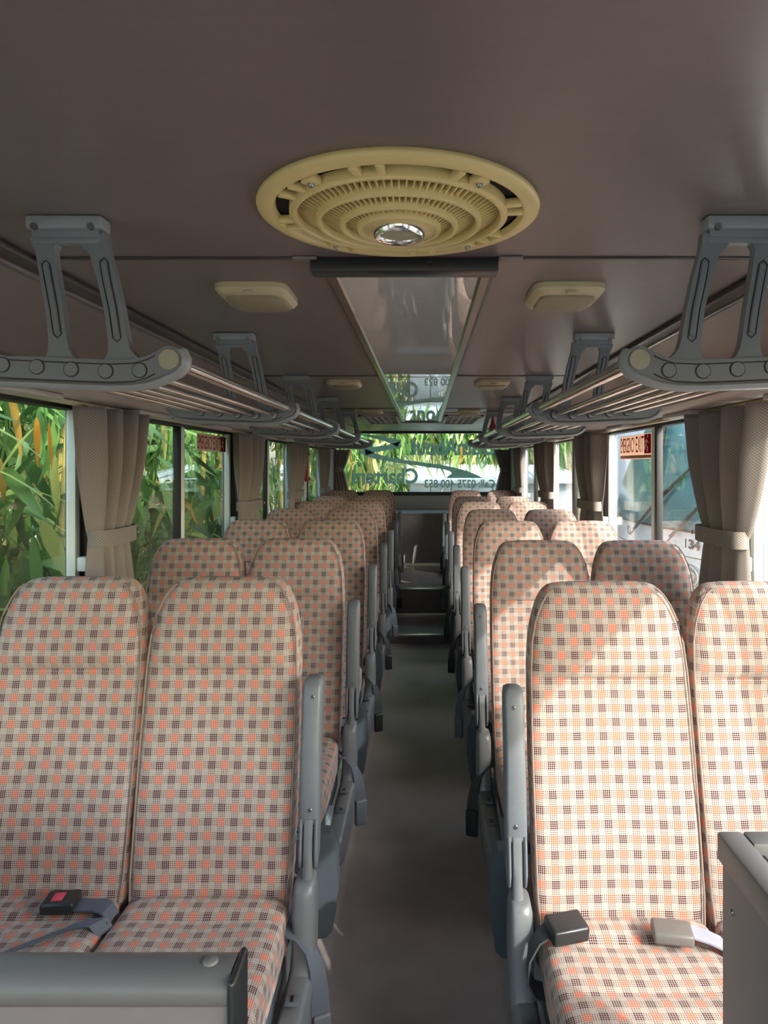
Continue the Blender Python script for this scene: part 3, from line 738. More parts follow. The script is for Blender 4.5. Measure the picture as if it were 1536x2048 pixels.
def rack(side):
    nm = 'left' if side < 0 else 'right'
    def fin(mm): return mm if side < 0 else mm.mirror_x()
    root = empty('luggage_rack'); tag(root, 'overhead luggage rack of chrome rails on grey brackets above the %s seats' % nm, 'luggage rack')
    body, rim = bracket_parts()
    bm_, rm_ = fin(body).mesh('bracket', RACK), fin(rim).mesh('rim', RACKL)
    x0, z0 = bp(60, 462); x1, z1 = bp(210, 440)
    mp_ = fin(bx(x0, x1, -0.016, 0.024, z0, ZC - 0.0005, bev=.004)).mesh('mounting_plate', RACKL)
    ribs = [fin(M().tube([(bp(*q)[0], -0.0095, bp(*q)[1]) for q in pts], 0.0062, 8, ell=(1, .7), up=(0, 1, 0))).mesh('rib', RACK) for pts in
            ([(98, 535), (104, 565), (114, 620), (121, 668)], [(213, 530), (219, 565), (231, 620), (239, 675)])]
    bolts = [fin(cyl((bp(x, 0)[0], -0.0185, bp(0, 459)[1]), (bp(x, 0)[0], -0.01, bp(0, 459)[1]), 0.006, 10)).mesh('bolt', STEEL) for x in (78, 190)]
    plugs = [fin(cyl((bp(x, y)[0], -0.0165, bp(x, y)[1]), (bp(x, y)[0], -0.01, bp(x, y)[1]), 13.5 * U, 20)).mesh('plug', RACK) for x, y in HOLES]
    cols = [fin(cyl((bp(x, y)[0], -0.028, bp(x, y)[1]), (bp(x, y)[0], -0.01, bp(x, y)[1]), 13 * U, 14)).mesh('collar', RACKL) for x, y in HOLES]
    kc = bp(*KNOB)
    kap = fin(cyl((kc[0], -0.019, kc[1]), (kc[0], -0.01, kc[1]), 20 * U, 24)).mesh('end_cap', CAPM)
    kcol = fin(cyl((kc[0], -0.024, kc[1]), (kc[0], 0.024, kc[1]), 23 * U, 20)).mesh('collar', RACK)
    def loop_(cx, cz, r): return [(cx + r * math.cos(t * PI / 9), -0.0142, cz + r * math.sin(t * PI / 9)) for t in range(19)]
    gro = M()
    for x, y in HOLES: gro.tube(loop_(*bp(x, y), 14.5 * U), 0.0011, 5, up=(0, 1, 0))
    for dy in (-17, 19):
        gro.tube([(bp(x, y)[0], -0.0142, bp(x, y + dy)[1]) for x, y in ((-60, 735), (0, 738), (60, 741), (150, 745), (230, 748), (275, 746), (300, 739), (316, 731))], 0.0012, 5, up=(0, 1, 0))
    for pts in ([(98, 532), (104, 565), (114, 620), (121, 670)], [(213, 527), (219, 565), (231, 620), (239, 678)]):
        L_ = [(bp(x - 8, y)[0], -0.0102, bp(x, y)[1]) for x, y in pts]; R_ = [(bp(x + 8, y)[0], -0.0102, bp(x, y)[1]) for x, y in reversed(pts)]
        gro.tube(L_ + [(bp(pts[-1][0], 0)[0], -0.0102, bp(0, pts[-1][1] + 8)[1])] + R_ + [(bp(pts[0][0], 0)[0], -0.0102, bp(0, pts[0][1] - 8)[1]), L_[0]], 0.0011, 5, up=(0, 1, 0))
    gm_ = fin(gro).mesh('groove_lines', SEAM)
    for i, y in enumerate(BR):
        b = link('bracket', bm_, root); b.location = (0, y, 0)
        for me, n_ in [(rm_, 'rim'), (gm_, 'groove_lines'), (mp_, 'mounting_plate')] + [(q, 'rib') for q in ribs] + [(q, 'bolt') for q in bolts]: link(n_, me, b)
        if i == 0:
            for q in plugs: link('plug', q, b)
            link('end_cap', kap, b)
        else:
            for q in cols: link('collar', q, b)
            link('collar', kcol, b)
    for x, y in HOLES:
        q = bp(x, y); fin(cyl((q[0], BR[0], q[1]), (q[0], BR[-1], q[1]), 0.0075, 10)).obj('rail', CHROME, root)
    fin(cyl((kc[0], BR[0], kc[1]), (kc[0], BR[-1], kc[1]), 0.0125, 14)).obj('rail', CHROME, root)
    return root
rack(-1); rack(1)

# ------------------------------------------------------------------ ceiling fittings
fan = empty('ceiling_fan', (-0.008, 1.16, ZC)); tag(fan, 'round cream plastic ventilation fan grille on the ceiling', 'fan')
M().lathe([(.15, .0), (.228, 0.0), (.231, -.005), (.230, -.009), (.226, -.012), (.210, -.015), (.205, -.014), (.200, -.004)], 72).obj('outer_ring', CREAM, fan, 50)
M().lathe([(.0, -.001), (.2, -.001)], 48).obj('dark_backing', DARK, fan)
RG = [(.170, -.020), (.131, -.029), (.0925, -.035), (.064, -.039)]
for j, (r, z) in enumerate(RG):
    M().lathe([(r - .004, z + .003), (r - .002, z), (r + .003, z), (r + .005, z + .004), (r + .005, z + .026), (r - .004, z + .026)], 64, closed=True).obj('grille_ring', CREAM, fan, 50)
M().lathe([(.0, -.0385), (.043, -.0385), (.064, -.036), (.064, -.023), (0, -.023)], 48).obj('hub', CREAM, fan, 40)
for j in range(3):
    (ra, za), (rb, zb) = RG[j], RG[j + 1]; nb = (84, 72, 52)[j]; mm = M()
    for k in range(nb):
        a = 2 * PI * (k + .5) / nb
        T = Matrix.Rotation(a, 4, 'Z')
        mm.add([T @ Vector(p) for p in ((ra, -.0012, za + .024), (ra, .0012, za + .024), (rb, .0012, za + .008), (rb, -.0012, za + .008), (ra, -.0012, za + .014), (ra, .0012, za + .014), (rb, .0012, zb + .006), (rb, -.0012, zb + .006))],
               [(0, 1, 2, 3), (4, 5, 6, 7), (0, 4, 5, 1), (2, 6, 7, 3), (0, 3, 7, 4), (1, 2, 6, 5)])
    g_ = mm.obj('grille_bars', CREAM, fan); g_['kind'] = 'stuff'
for k in range(16):
    a = 2 * PI * k / 16 + (0.1 if k % 2 else -0.1)
    T = Matrix.Rotation(a, 4, 'Z')
    M().box(.170, .204, -.006, .006, -.0165, -.004, bev=.002).move(T).obj('spoke', CREAM, fan)
M().lathe([(.172, -.0175), (.179, -.0165), (.179, -.002), (.172, -.002)], 64, closed=True).obj('slot_rim', CREAM, fan)
for a in (50, 130, 230, 310):
    T = Matrix.Rotation(math.radians(a), 4, 'Z') @ Matrix.Translation((.190, 0, -.0165))
    M().box(-.011, .011, -.012, .012, -.0005, .012, bev=.003).move(T).obj('screw_tab', CREAM, fan)
    M().lathe([(0, -.006), (.003, -.0055), (.0048, -.003), (.0048, 0)], 12).move(T).obj('screw', STEEL, fan)
M().lathe([(.031, -.042), (.034, -.048), (.039, -.049), (.0425, -.045), (.0435, -.037), (.031, -.037)], 40, closed=True).obj('chrome_ring', CHROME, fan, 60)
M().lathe([(0, -.0455), (.02, -.045), (.034, -.042)], 32).obj('centre_disc', CAPM, fan, 60)

st = empty('ceiling_strip', (0, 0, 0)); tag(st, 'long glossy reflective strip down the middle of the ceiling', 'ceiling strip')
def xs(px_, y, D): return px(px_, D)
bx(-.158, .158, 1.47, 6.62, ZC - .010, ZC - .001).obj('gloss_sheet', MIRR, st)
for s in (-1, 1):
    p = M().loft([[(s * .152, y, ZC - .011), (s * .158, y, ZC - .016), (s * .176, y, ZC - .016), (s * .186, y, ZC - .008), (s * .186, y, ZC - .0005), (s * .152, y, ZC - .0005)] for y in (1.46, 6.64)])
    p.obj('side_frame', ALU if False else pmat('strip_frame_metal_%s' % ('a' if s < 0 else 'b'), srgb(120, 114, 110), 0.22, 0.9), st)
bx(-.20, .185, 1.425, 1.475, ZC - .030, ZC - .0005, bev=.005).obj('end_cap', BLACKP, st)
bx(-.185, .185, 6.62, 6.66, ZC - .022, ZC - .0005, bev=.004).obj('end_cap', COVE, st)
M().lathe([(0, -.002), (.005, -.0015), (.006, 0)], 12).move(Matrix.Translation((.045, 1.424, ZC - .016)) @ Matrix.Rotation(PI / 2, 4, 'X')).obj('screw', STEEL, st)
for y in (3.28, 4.55): bx(-.152, .152, y, y + .004, ZC - .0115, ZC - .0095).obj('sheet_joint', DTRIM, st)

LAMPY = [1.72, 3.56, 5.42]
for i, y in enumerate(LAMPY):
    for s in (-1, 1):
        l = empty('ceiling_lamp', (s * 0.375, y, ZC))
        tag(l, '%s unlit cream ceiling lamp %s of the glossy strip' % (['front', 'middle', 'rear'][i], 'left' if s < 0 else 'right'), 'lamp', 'cream ceiling lamps')
        rings = []
        for z, hx, hy in ((-.0002, .086, .105), (-.012, .086, .105), (-.020, .080, .099), (-.024, .074, .092)):
            rings.append([(hx * sgnp(math.cos(2 * PI * k / 28), .35), hy * sgnp(math.sin(2 * PI * k / 28), .35), z) for k in range(28)])
        M().loft(rings).obj('housing', CREAM2, l, 30)
        rings = []
        for z, hx, hy in ((-.022, .066, .080), (-.029, .066, .080), (-.031, .062, .076)):
            rings.append([(hx * sgnp(math.cos(2 * PI * k / 28), .35), hy * sgnp(math.sin(2 * PI * k / 28), .35) + .006, z) for k in range(28)])
        M().loft(rings).obj('cover', LENS, l, 30)
        bx(-.012, .012, -.102, -.090, -.027, -.018, bev=.003).obj('catch', CREAM2, l)

# rear ceiling surround with two air grilles
sr = bx(-0.76, 0.76, 5.62, 7.12, ZC - .006, ZC - .0005, bev=.003).obj('trim_6', REARL)
struct(sr, 'pale rear ceiling panel around the two air grilles', 'trim')
for s in (-1, 1):
    v = empty('air_grille', (s * 0.36, 6.32, ZC - .006)); tag(v, 'pale slatted air grille on the rear ceiling, %s of the glossy strip' % ('left' if s < 0 else 'right'), 'air vent', 'rear ceiling air grilles')
    bx(-.15, .15, -.52, .52, -.002, -.0003).obj('backing', DARK, v)
    for (a, b, c, d) in ((-.16, -.135, -.55, .55), (.135, .16, -.55, .55), (-.16, .16, -.55, -.5), (-.16, .16, .5, .55)):
        bx(a, b, c, d, -.016, -.0003, bev=.003).obj('frame', REARL, v)
    for k in range(4): bx(-.135 + .054 * (k + 1) - .0035, -.135 + .054 * (k + 1) + .0035, -.5, .5, -.013, -.003).obj('slat', SWHITE, v)
    for k in range(4): bx(-.135, .135, -.5 + .2 * (k + 1) - .02, -.5 + .2 * (k + 1) + .02, -.012, -.004).obj('slat', REARL, v)

# red tree-shaped ornament hanging by the rear right rack
orn = empty('hanging_ornament', (0.62, 6.05, 1.78)); tag(orn, 'dark red tree-shaped card ornament hanging behind the right rack', 'ornament')
pts = [(-.055, -.10)]
for k in range(5):
    z = -.10 + k * .05; w = .075 - k * .015
    pts += [(-w, z), (-w * .55, z + .04)]
pts += [(0, .14)]
for k in range(4, -1, -1):
    z = -.10 + k * .05; w = .075 - k * .015
    pts += [(w * .55, z + .04), (w, z)]
M().poly([(x, 0, z) for x, z in pts[1:]], (0, .006, 0)).obj('card', DRED, orn)
cyl((0, .003, .13), (0, .003, ZC - 1.78 - .007), .0015, 6).obj('cord', SWHITE, orn)

# ------------------------------------------------------------------ curtains
def curtain(s, ya, yb, ta, tb, ba, bb, label, tie_z=1.26, zb=0.72, folds=5, grp=None, xw=1.085, seed=1):
    rnd = random.Random(seed); ph = rnd.random() * 6
    root = empty('curtain', (s * xw, (ya + yb) / 2, zb)); tag(root, label, 'curtain', grp)
    o0 = Vector(root.location); zt = ZT - 0.02
    fw = [rnd.uniform(.8, 1.25) for _ in range(folds + 2)]
    def fold(u):
        return math.sin(u * folds * 2 * PI + ph + 0.5 * math.sin(u * 7 + ph)) 
    def prof(v):                       # v: 0 bottom .. 1 top
        z = zb + (zt - zb) * v
        vt = (tie_z - zb) / (zt - zb)
        if z >= tie_z:
            k = (z - tie_z) / (zt - tie_z); k = k ** 0.75
            a = ta + (ya - ta) * k; b = tb + (yb - tb) * k; am = 0.014 + 0.034 * min(1, k * 1.5)
        else:
            k = ((tie_z - z) / (tie_z - zb)) ** 0.8
            a = ta + (ba - ta) * k; b = tb + (bb - tb) * k; am = 0.014 + 0.026 * k
        return z, a, b, am
    def fn(u_, v):
        z, a, b, am = prof(v)
        y = a + (b - a) * u_
        ed = math.sin(min(1, max(0, u_)) * PI) ** 0.3
        x = s * (xw - am * fold(u_) * (0.5 + .5 * ed) - 0.02 * ed)
        return Vector((x, y, z)) - o0
    c = M().grid(fn, folds * 12, 40, lambda u_, v: (u_ * 0.9, v * (zt - zb))).obj('cloth', CLOTH, root, 80)
    sol = c.modifiers.new('thickness', 'SOLIDIFY'); sol.thickness = 0.003
    # tie band: closed loop around the gathered cloth
    rings = []
    for k in range(20):
        a = 2 * PI * k / 20
        cy = (ta + tb) / 2 + ((tb - ta) / 2 + .008) * sgnp(math.cos(a), .7); cx = s * (xw - 0.02) + 0.042 * sgnp(math.sin(a), .6)
        rings.append([Vector((cx, cy, tie_z - .028)) - o0, Vector((cx, cy, tie_z + .028 )) - o0, Vector((cx + .003 * math.sin(a), cy + .003 * math.cos(a), tie_z + .028)) - o0, Vector((cx + .003 * math.sin(a), cy + .003 * math.cos(a), tie_z - .028)) - o0])
    rings.append(rings[0])
    t_ = M().loft(rings, False, [(k * .018, j * .056) for k in range(21) for j in (0, 1, 1, 0)])
    tb_ = t_.obj('tieback', CLOTH, root, 60)
    bz = Vector((s * (xw - 0.064), tb - .02, tie_z)) - o0
    M().lathe([(0, -.004), (.006, -.003), (.008, 0)], 12).move(Matrix.Translation(bz) @ Matrix.Rotation(s * PI / 2, 4, 'Y')).obj('button', STEEL, tb_)
    for k in range(4):
        yy = ya + (yb - ya) * (0.15 + .25 * k)
        bx(s * (xw) - .012 - o0.x, s * (xw) + .012 - o0.x, yy - .012 - o0.y, yy + .012 - o0.y, zt - .008 - o0.z, zt + .0015 - o0.z, bev=.003).obj('hook', BLACK, root)
    return root
for s, nm in ((-1, 'left'), (1, 'right')):
    g = 'tied curtains along the %s windows' % nm
    L = s < 0
    curtain(s, 2.27 if L else 2.12, 2.76 if L else 2.78, 2.34 if L else 2.28, 2.60, 2.30 if L else 2.25, 2.70, 'grey tied-back curtain nearest the front on the %s side' % nm, 1.255, .72, 4, g, seed=1 + s)
    curtain(s, 4.12, 4.74, 4.18, 4.62, 4.12, 4.78, 'second grey tied-back curtain from the front on the %s side' % nm, 1.255, .72, 4, g, seed=5 + s)
    curtain(s, 5.72, 6.5, 5.72, 6.2, 5.66, 6.35, 'third grey tied-back curtain from the front on the %s side' % nm, 1.255, .72, 5, g, seed=9 + s)
    curtain(s, 7.42, 8.0, 7.5, 7.9, 7.45, 7.98, 'grey side curtain just ahead of the rear %s corner' % nm, 1.235, .76, 4, g, seed=13 + s)
# rear window corner curtains: hang across the back window ends
def rear_curtain(s, label):
    root = empty('curtain', (s * 1.02, 8.76, 1.0)); tag(root, label, 'curtain', 'dark curtains at the ends of the rear window'); o0 = Vector(root.location)
    xa_t, xb_t, xa_m, xb_m, xa_b, xb_b, tz, zb, zt = 1.10, 0.90, 1.10, 0.985, 1.10, 0.88, 1.45, 0.96, 1.70
    def fn(u_, v):
        z = zb + (zt - zb) * v
        if z > tz: k = ((z - tz) / (zt - tz)) ** .7; a, b = xa_m + (xa_t - xa_m) * k, xb_m + (xb_t - xb_m) * k
        else: k = ((tz - z) / (tz - zb)) ** .8; a, b = xa_m + (xa_b - xa_m) * k, xb_m + (xb_b - xb_m) * k
        return Vector((s * (a + (b - a) * u_), 8.76 + .018 * math.sin(u_ * 8 * PI + 1), z)) - o0
    c = M().grid(fn, 40, 30, lambda u_, v: (u_ * .6, v * .7)).obj('cloth', CLOTH, root, 80)
    c.modifiers.new('thickness', 'SOLIDIFY').thickness = .003
    xm = s * (xa_m + xb_m) / 2
    rings = []
    for k in range(17):
        a = 2 * PI * k / 16; cx = xm + .064 * math.cos(a); cy = 8.76 + .03 * math.sin(a)
        rings.append([Vector((cx, cy, tz - .03)) - o0, Vector((cx, cy, tz + .03)) - o0, Vector((cx, cy + .002, tz + .03)) - o0, Vector((cx, cy + .002, tz - .03)) - o0])
    M().loft(rings, False).obj('tieback', CLOTH, root, 60)
rear_curtain(-1, 'dark curtain tied at the left end of the rear window')
rear_curtain(1, 'dark curtain tied at the right end of the rear window')

# ------------------------------------------------------------------ signs on the windows
def exit_sign(s, y0, y1, z0, z1, label, strip=False):
    x = s * (WX + (0.019 if not strip else 0.019)); L = abs(y1 - y0); H = z1 - z0
    root = empty('emergency_exit_sign', (x, min(y0, y1), z0)); tag(root, label, 'sign')
    xd = Vector((0, 1 if y1 > y0 else -1, 0)); org = Vector((0, y0 - min(y0, y1), 0))
    inn = Vector((-s, 0, 0))
    def plate(a, b, c, d, mat, nm, off, parent):
        p = [org + xd * q + Vector((0, 0, w)) + inn * off for q, w in ((a, c), (b, c), (b, d), (a, d))]
        return M().poly(p, inn * 0.0006).obj(nm, mat, parent)
    bpn = plate(0, L, 0, H, SIGNW, 'backing', 0, root)
    zb = 0.0 if not strip else H * .18
    if strip: plate(0.01, L - .005, .004, zb - .003, pmat('sign_brown', srgb(190, 110, 80), .5), 'bottom_strip', .0007, root)
    plate(L * .80, L - .006, zb + .004, H - .005, SIGNR, 'pictogram_panel', .0007, root)
    h = (H - zb) * .78; zz = zb + (H - zb) * .11
    for body, a, b in (('EMERGENCY', .025, .50), ('EXIT', .54, .785)):
        if body == 'EXIT': pass
        o_ = org + xd * (L * a) + Vector((0, 0, zz)) + inn * .0007
        text_obj(body, L * (b - a), h, o_, xd, (0, 0, 1), SIGNR, 'lettering', root, .0006 if xd.cross(Vector((0, 0, 1))).dot(inn) > 0 else -.0006, 0.0)
    # running figure pictogram
    c = L * .875
    fg = M()
    for pa, pb, w in (((0, .72), (-.1, .45), .06), ((-.1, .45), (.12, .30), .05), ((.12, .30), (.05, .12), .045), ((-.1, .45), (-.25, .25), .05), ((0, .68), (.2, .55), .04), ((0, .68), (-.2, .6), .04)):
        P = [org + xd * (c + q[0] * L * .22) + Vector((0, 0, zb + q[1] * (H - zb))) + inn * .0015 for q in (pa, pb)]
        fg.tube(P, w * (H - zb) * .7, 6)
    fg.add(*_cyl(tuple(org + xd * (c + .02 * L) + Vector((0, 0, zb + .84 * (H - zb))) + inn * .0013), tuple(org + xd * (c + .02 * L) + Vector((0, 0, zb + .84 * (H - zb))) + inn * .002), .07 * (H - zb), 12))
    fg.obj('running_figure', SWHITE, root)
exit_sign(-1, 3.74, 4.28, 1.58, 1.675, 'red and white emergency exit sticker on the left window')
exit_sign(1, 4.12, 3.55, 1.535, 1.668, 'red and tan emergency exit sticker on the right window', True)
hb = empty('emergency_hammer_case', (-1.14, 7.02, 1.34)); tag(hb, 'red hammer case with white strip on a left window post', 'hammer case')
bx(-.02, .012, -.09, .05, 0, .30, bev=.006).obj('case', DRED, hb)
bx(.012, .016, -.03, .03, .05, .25, bev=.001).obj('strip', SWHITE, hb)
bx(.011, .018, -.035, .035, .015, .035, bev=.001).obj('clip', BLACK, hb); bx(.011, .018, -.035, .035, .265, .285, bev=.001).obj('clip', BLACK, hb)
bx(-.025, -.015, -.05, .03, -.2, .36, bev=.002).obj('mounting_bar', SWHITE, hb)

# ------------------------------------------------------------------ partitions at the front
pt = empty('front_partition', (-0.70, 1.05, 0.05)); tag(pt, 'low grey partition with rounded dark top rail before the left seats', 'partition')
def offp(m_): return m_
def loc(ob, base): 
    ob.matrix_parent_inverse = Matrix.Translation([-c for c in base.location]); return ob
loc(bx(-1.15, -0.247, 1.003, 1.04, 0.05, 0.735).obj('panel', PARTG, pt), pt)
rings = [[(x, 1.028 + dy, 0.747 + dz) for dy, dz in ((-.029, -.02), (-.031, -.006), (-.026, .008), (-.012, .017), (.02, .02), (.035, .014), (.042, .0), (.042, -.03), (-.015, -.03))] for x in (-1.15, -0.247)]
loc(M().loft(rings).obj('top_rail', PARTD, pt, 50), pt)
loc(bx(-0.247, -0.235, 0.992, 1.072, 0.10, 0.766, bev=.006, seg=3).obj('end_cap', BLACKP, pt), pt)
loc(M().lathe([(0, .005), (.009, .0045), (.0115, .002), (.012, 0)], 20).move(Matrix.Translation((-.283, 1.037, 0.7655))).obj('bolt', BUCKG, pt, 60), pt)
loc(cyl((-.30, 1.005, .665), (-.30, 1.012, .665), .004, 10).obj('screw_hole', BLACK, pt), pt)
cb = empty('equipment_box', (0.55, 0.75, 0.05)); tag(cb, 'tall grey box with dark raised rim before the right seats', 'box')
loc(bx(0.495, 0.61, 0.42, 1.085, 0.05, 0.885, bev=.004).obj('body', PARTG, cb), cb)
rim = M()
loc(bx(0.49, 0.53, 0.41, 1.095, 0.885, 0.93, bev=.006).obj('rim', PARTD, cb), cb)
loc(bx(0.53, 0.615, 1.055, 1.095, 0.885, 0.93, bev=.006).obj('rim', PARTD, cb), cb)
loc(bx(0.545, 0.61, 0.42, 1.05, 0.885, 0.905, bev=.004).obj('top', pmat('box_top_gloss', srgb(70, 82, 92), .25), cb), cb)
loc(bx(0.5395, 0.5445, 0.42, 1.05, 0.885, 0.915).obj('channel', BLACK, cb), cb)
loc(M().lathe([(0, .003), (.004, .002), (.005, 0)], 12).move(Matrix.Translation((.495, 1.05, .83)) @ Matrix.Rotation(-PI / 2, 4, 'Y')).obj('screw', STEEL, cb), cb)

# ------------------------------------------------------------------ outside
GZ = -0.95
struct(bx(-40, 40, -30, 60, GZ - .1, GZ).obj('ground', GROUND), 'gravel ground outside the bus', 'ground')
def leaf_geo(L, wd, bend):
    """drooping lance-shaped blade folded along its midrib, root at origin, pointing +y"""
    v = []; f = []
    st = [(0, .12), (.12, .7), (.35, 1), (.65, .72), (.88, .3), (1, .02)]
    for t, k in st:
        y = L * t; z = -bend * L * t * t
        v += [(-wd / 2 * k, y, z), (0, y, z - wd * .10 * k), (wd / 2 * k, y, z)]
    for i in range(len(st) - 1):
        a = i * 3; f += [(a, a + 1, a + 4, a + 3), (a + 1, a + 2, a + 5, a + 4)]
    return v, f
DEADL = decal_mat('dead_leaf_orange', srgb(226, 150, 50))
leaf_me = []
for k in range(6):
    v, f = leaf_geo(random.uniform(.30, .46), random.uniform(.05, .085), random.uniform(.1, .45))
    leaf_me.append(M().add(v, f).mesh('leaf', LEAF, 70))
def rand_leaf_mat(rnd, pos, hang):
    yaw = rnd.uniform(0, 2 * PI); pitch = rnd.gauss(-hang, .45); roll = rnd.gauss(0, .5)
    return Matrix.Translation(pos) @ Matrix.Rotation(yaw, 4, 'Z') @ Matrix.Rotation(pitch, 4, 'X') @ Matrix.Rotation(roll, 4, 'Y')
def clump(name, base, label, spread, nculm, nind, nstuff, zr, seed, cat='bamboo', hang=.7, lean=(0, 0), grp='bamboo around the bus', near=None, scale=1.0, iscale=1.0, arch=False):
    rnd = random.Random(seed)
    root = empty(name, (base[0], base[1], GZ)); tag(root, label, cat, grp)
    sx, sy = spread
    for k in range(nculm):
        x, y = rnd.uniform(-sx, sx) * .7, rnd.uniform(-sy, sy) * .7; h = rnd.uniform(3.6, 5.4); lx, ly = lean[0] + rnd.gauss(0, .25), lean[1] + rnd.gauss(0, .3)
        r0 = rnd.uniform(.02, .035)
        if arch: M().tube([(x, 5.2, 0), (x, 5.0, 2.6), (x, 4.0, 4.4), (x, 2.0, 5.0), (x, .2, 4.2)], [r0, r0, r0 * .8, r0 * .5, r0 * .2], 7).obj('culm', CULM, root); continue
        M().tube([(x + lx * t * t, y + ly * t * t, h * t) for t in (0, .25, .5, .75, 1)], [r0, r0 * .95, r0 * .85, r0 * .6, r0 * .25], 7).obj('culm', CULM, root)
    for k in range(6):      # thin drooping branches
        x, y, z = rnd.uniform(-sx, sx), rnd.uniform(-sy, sy), rnd.uniform(zr[0] - GZ, zr[1] - GZ); dx, dy = rnd.gauss(0, .4), rnd.gauss(0, .4)
        M().tube([(x, y, z), (x + dx * .5, y + dy * .5, z - .05), (x + dx, y + dy, z - .35)], [.006, .004, .002], 5).obj('branch', STEMM, root)
    for k in range(nind):
        if near is not None:
            p = (rnd.uniform(near[0], near[1]) - base[0], rnd.uniform(near[2], near[3]) - base[1], rnd.uniform(near[4], near[5]) - GZ)
        else: p = (rnd.uniform(-sx, sx), rnd.uniform(-sy, sy), rnd.uniform(zr[0], zr[1]) - GZ)
        o = link('leaf', leaf_me[rnd.randrange(6)], root); o.matrix_local = rand_leaf_mat(rnd, p, hang) @ Matrix.Scale(iscale, 4)
    mm = M(); tips = []
    for k in range(nstuff // 6):
        c = Vector((rnd.uniform(-sx, sx), rnd.uniform(-sy, sy), rnd.uniform(zr[0], zr[1]) - GZ))
        for j in range(6):
            T = rand_leaf_mat(rnd, c + Vector((rnd.gauss(0, .06), rnd.gauss(0, .06), rnd.gauss(0, .05))), hang)
            v, f = leaf_geo(rnd.uniform(.18, .34) * scale, rnd.uniform(.028, .05) * scale, rnd.uniform(.1, .5)); mm.add([T @ Vector(p) for p in v], f)
    fo = mm.obj('foliage', LEAF, root, 70); fo['kind'] = 'stuff'
    return root
# left side, close to the windows
LB = [(-2.25, 1.6), (-2.25, 2.9), (-2.3, 4.3), (-2.3, 5.8), (-2.4, 7.6)]
wh = ['bamboo clump beside the front left window, nearest the driver', 'bamboo clump with two hanging orange leaves outside the front left window', 'bamboo clump behind the nearest left curtain', 'bamboo clump outside the second left window, ahead of its middle bar', 'bamboo clump behind the exit sticker on the left window']
for i, (x, y) in enumerate(LB):
    cl_ = clump('bamboo_clump', (x, y), wh[i], (.42, .85), 4, 58, 700, (.0, 2.6), 20 + i, near=(x + .1, x + .55, y - .8, y + .8, .55, 2.1), hang=.75, scale=1.35, iscale=1.0)
    if i == 1:
        for (yy, zz, tw) in ((3.20, 1.72, .3), (3.30, 1.70, -.5)):
            v, f = leaf_geo(.23, .030, .05); T = Matrix.Translation((-1.74 - x, yy - y, zz - GZ)) @ Matrix.Rotation(tw, 4, 'Z') @ Matrix.Rotation(-1.45, 4, 'X')
            M().add([T @ Vector(p) for p in v], f).obj('dead_leaf', DEADL, cl_, 70)
for i, (x, y) in enumerate([(-3.6, 2.0), (-3.6, 5.0), (-3.6, 8.2)]):
    clump('bamboo_clump', (x, y), ['dense bamboo set back from the driver end on the left', 'dense bamboo set back behind the first left curtain', 'dense bamboo set back behind the second left window'][i], (.7, 1.7), 6, 0, 4200, (-.7, 3.6), 40 + i, hang=.8, scale=1.3)
# behind the rear window
for i, (x, y) in enumerate([(-2.2, 10.6), (-1.1, 10.8), (0.0, 11.0), (1.2, 11.2), (2.3, 11.8)]):
    zr = (.2, 3.0) if x < -.6 else (1.78, 3.2)
    clump('bamboo_clump', (x, y), ['bamboo at the left end of the rear window', 'bamboo behind the road decal on the rear window', 'bamboo hanging over the middle of the rear window', 'bamboo drooping over the grey shed roof', 'bamboo drooping right of the shed'][i], (.6, .5), 4, 26, 560, zr, 60 + i, hang=1.15, scale=1.5, arch=x > -.6)
clump('bamboo_clump', (-2.4, 13.4), 'dense shady bamboo far behind the rear window', (2.2, .6), 8, 0, 4200, (-.6, 3.6), 71, hang=.9, scale=1.3)
clump('bamboo_clump', (1.0, 18.5), 'dense foliage beyond the grey shed', (3.0, .8), 8, 0, 4200, (-.2, 5.0), 72, hang=.9, scale=1.5)
# trees to the rear right
def tree(base, label, seed, h=5.5):
    rnd = random.Random(seed); root = empty('tree', (base[0], base[1], GZ)); tag(root, label, 'tree', 'trees on the right outside')
    M().tube([(0, 0, 0), (.03, .02, h * .3), (-.02, .05, h * .6), (.05, 0, h)], [.12, .10, .08, .03], 9).obj('trunk', BARK, root)
    mm = M()
    for k in range(420):
        c = Vector((rnd.gauss(0, .8), rnd.gauss(0, .8), rnd.uniform(h * .3, h)))
        for j in range(5):
            T = rand_leaf_mat(rnd, c + Vector((rnd.gauss(0, .1), rnd.gauss(0, .1), rnd.gauss(0, .1))), .6)
            v, f = leaf_geo(rnd.uniform(.2, .35), rnd.uniform(.06, .1), .3); mm.add([T @ Vector(p) for p in v], f)
    q = mm.obj('foliage', LEAF, root, 70); q['kind'] = 'stuff'
tree((3.9, 18.0), 'leafy tree with pale trunk seen past the right curtains', 3)

# grey shed behind
sh = empty('shed', (1.3, 14.0, GZ)); tag(sh, 'pale grey panelled shed with light metal roof behind the bus', 'shed')
def sl(ob): return loc(ob, sh)
for k in range(8):
    a = -0.25 + k * .385
    sl(bx(a + .008, a + .377, 13.0, 13.05, GZ, 1.22, bev=.006).obj('wall_panel', SHEDW, sh))
sl(bx(-.25, 2.83, 13.05, 15.6, GZ, 1.2).obj('body', SHEDW, sh))
sl(M().poly([(-.35, 12.85, 1.22), (2.95, 12.85, 1.22), (2.95, 15.7, 1.48), (-.35, 15.7, 1.48)], (0, 0, .04)).obj('roof', SHEDR, sh))
for k in range(9): sl(M().poly([(-.3 + k * .4, 12.84, 1.261), (-.27 + k * .4, 12.84, 1.261), (-.27 + k * .4, 15.7, 1.521), (-.3 + k * .4, 15.7, 1.521)], (0, 0, .015)).obj('roof_rib', SHEDR, sh))
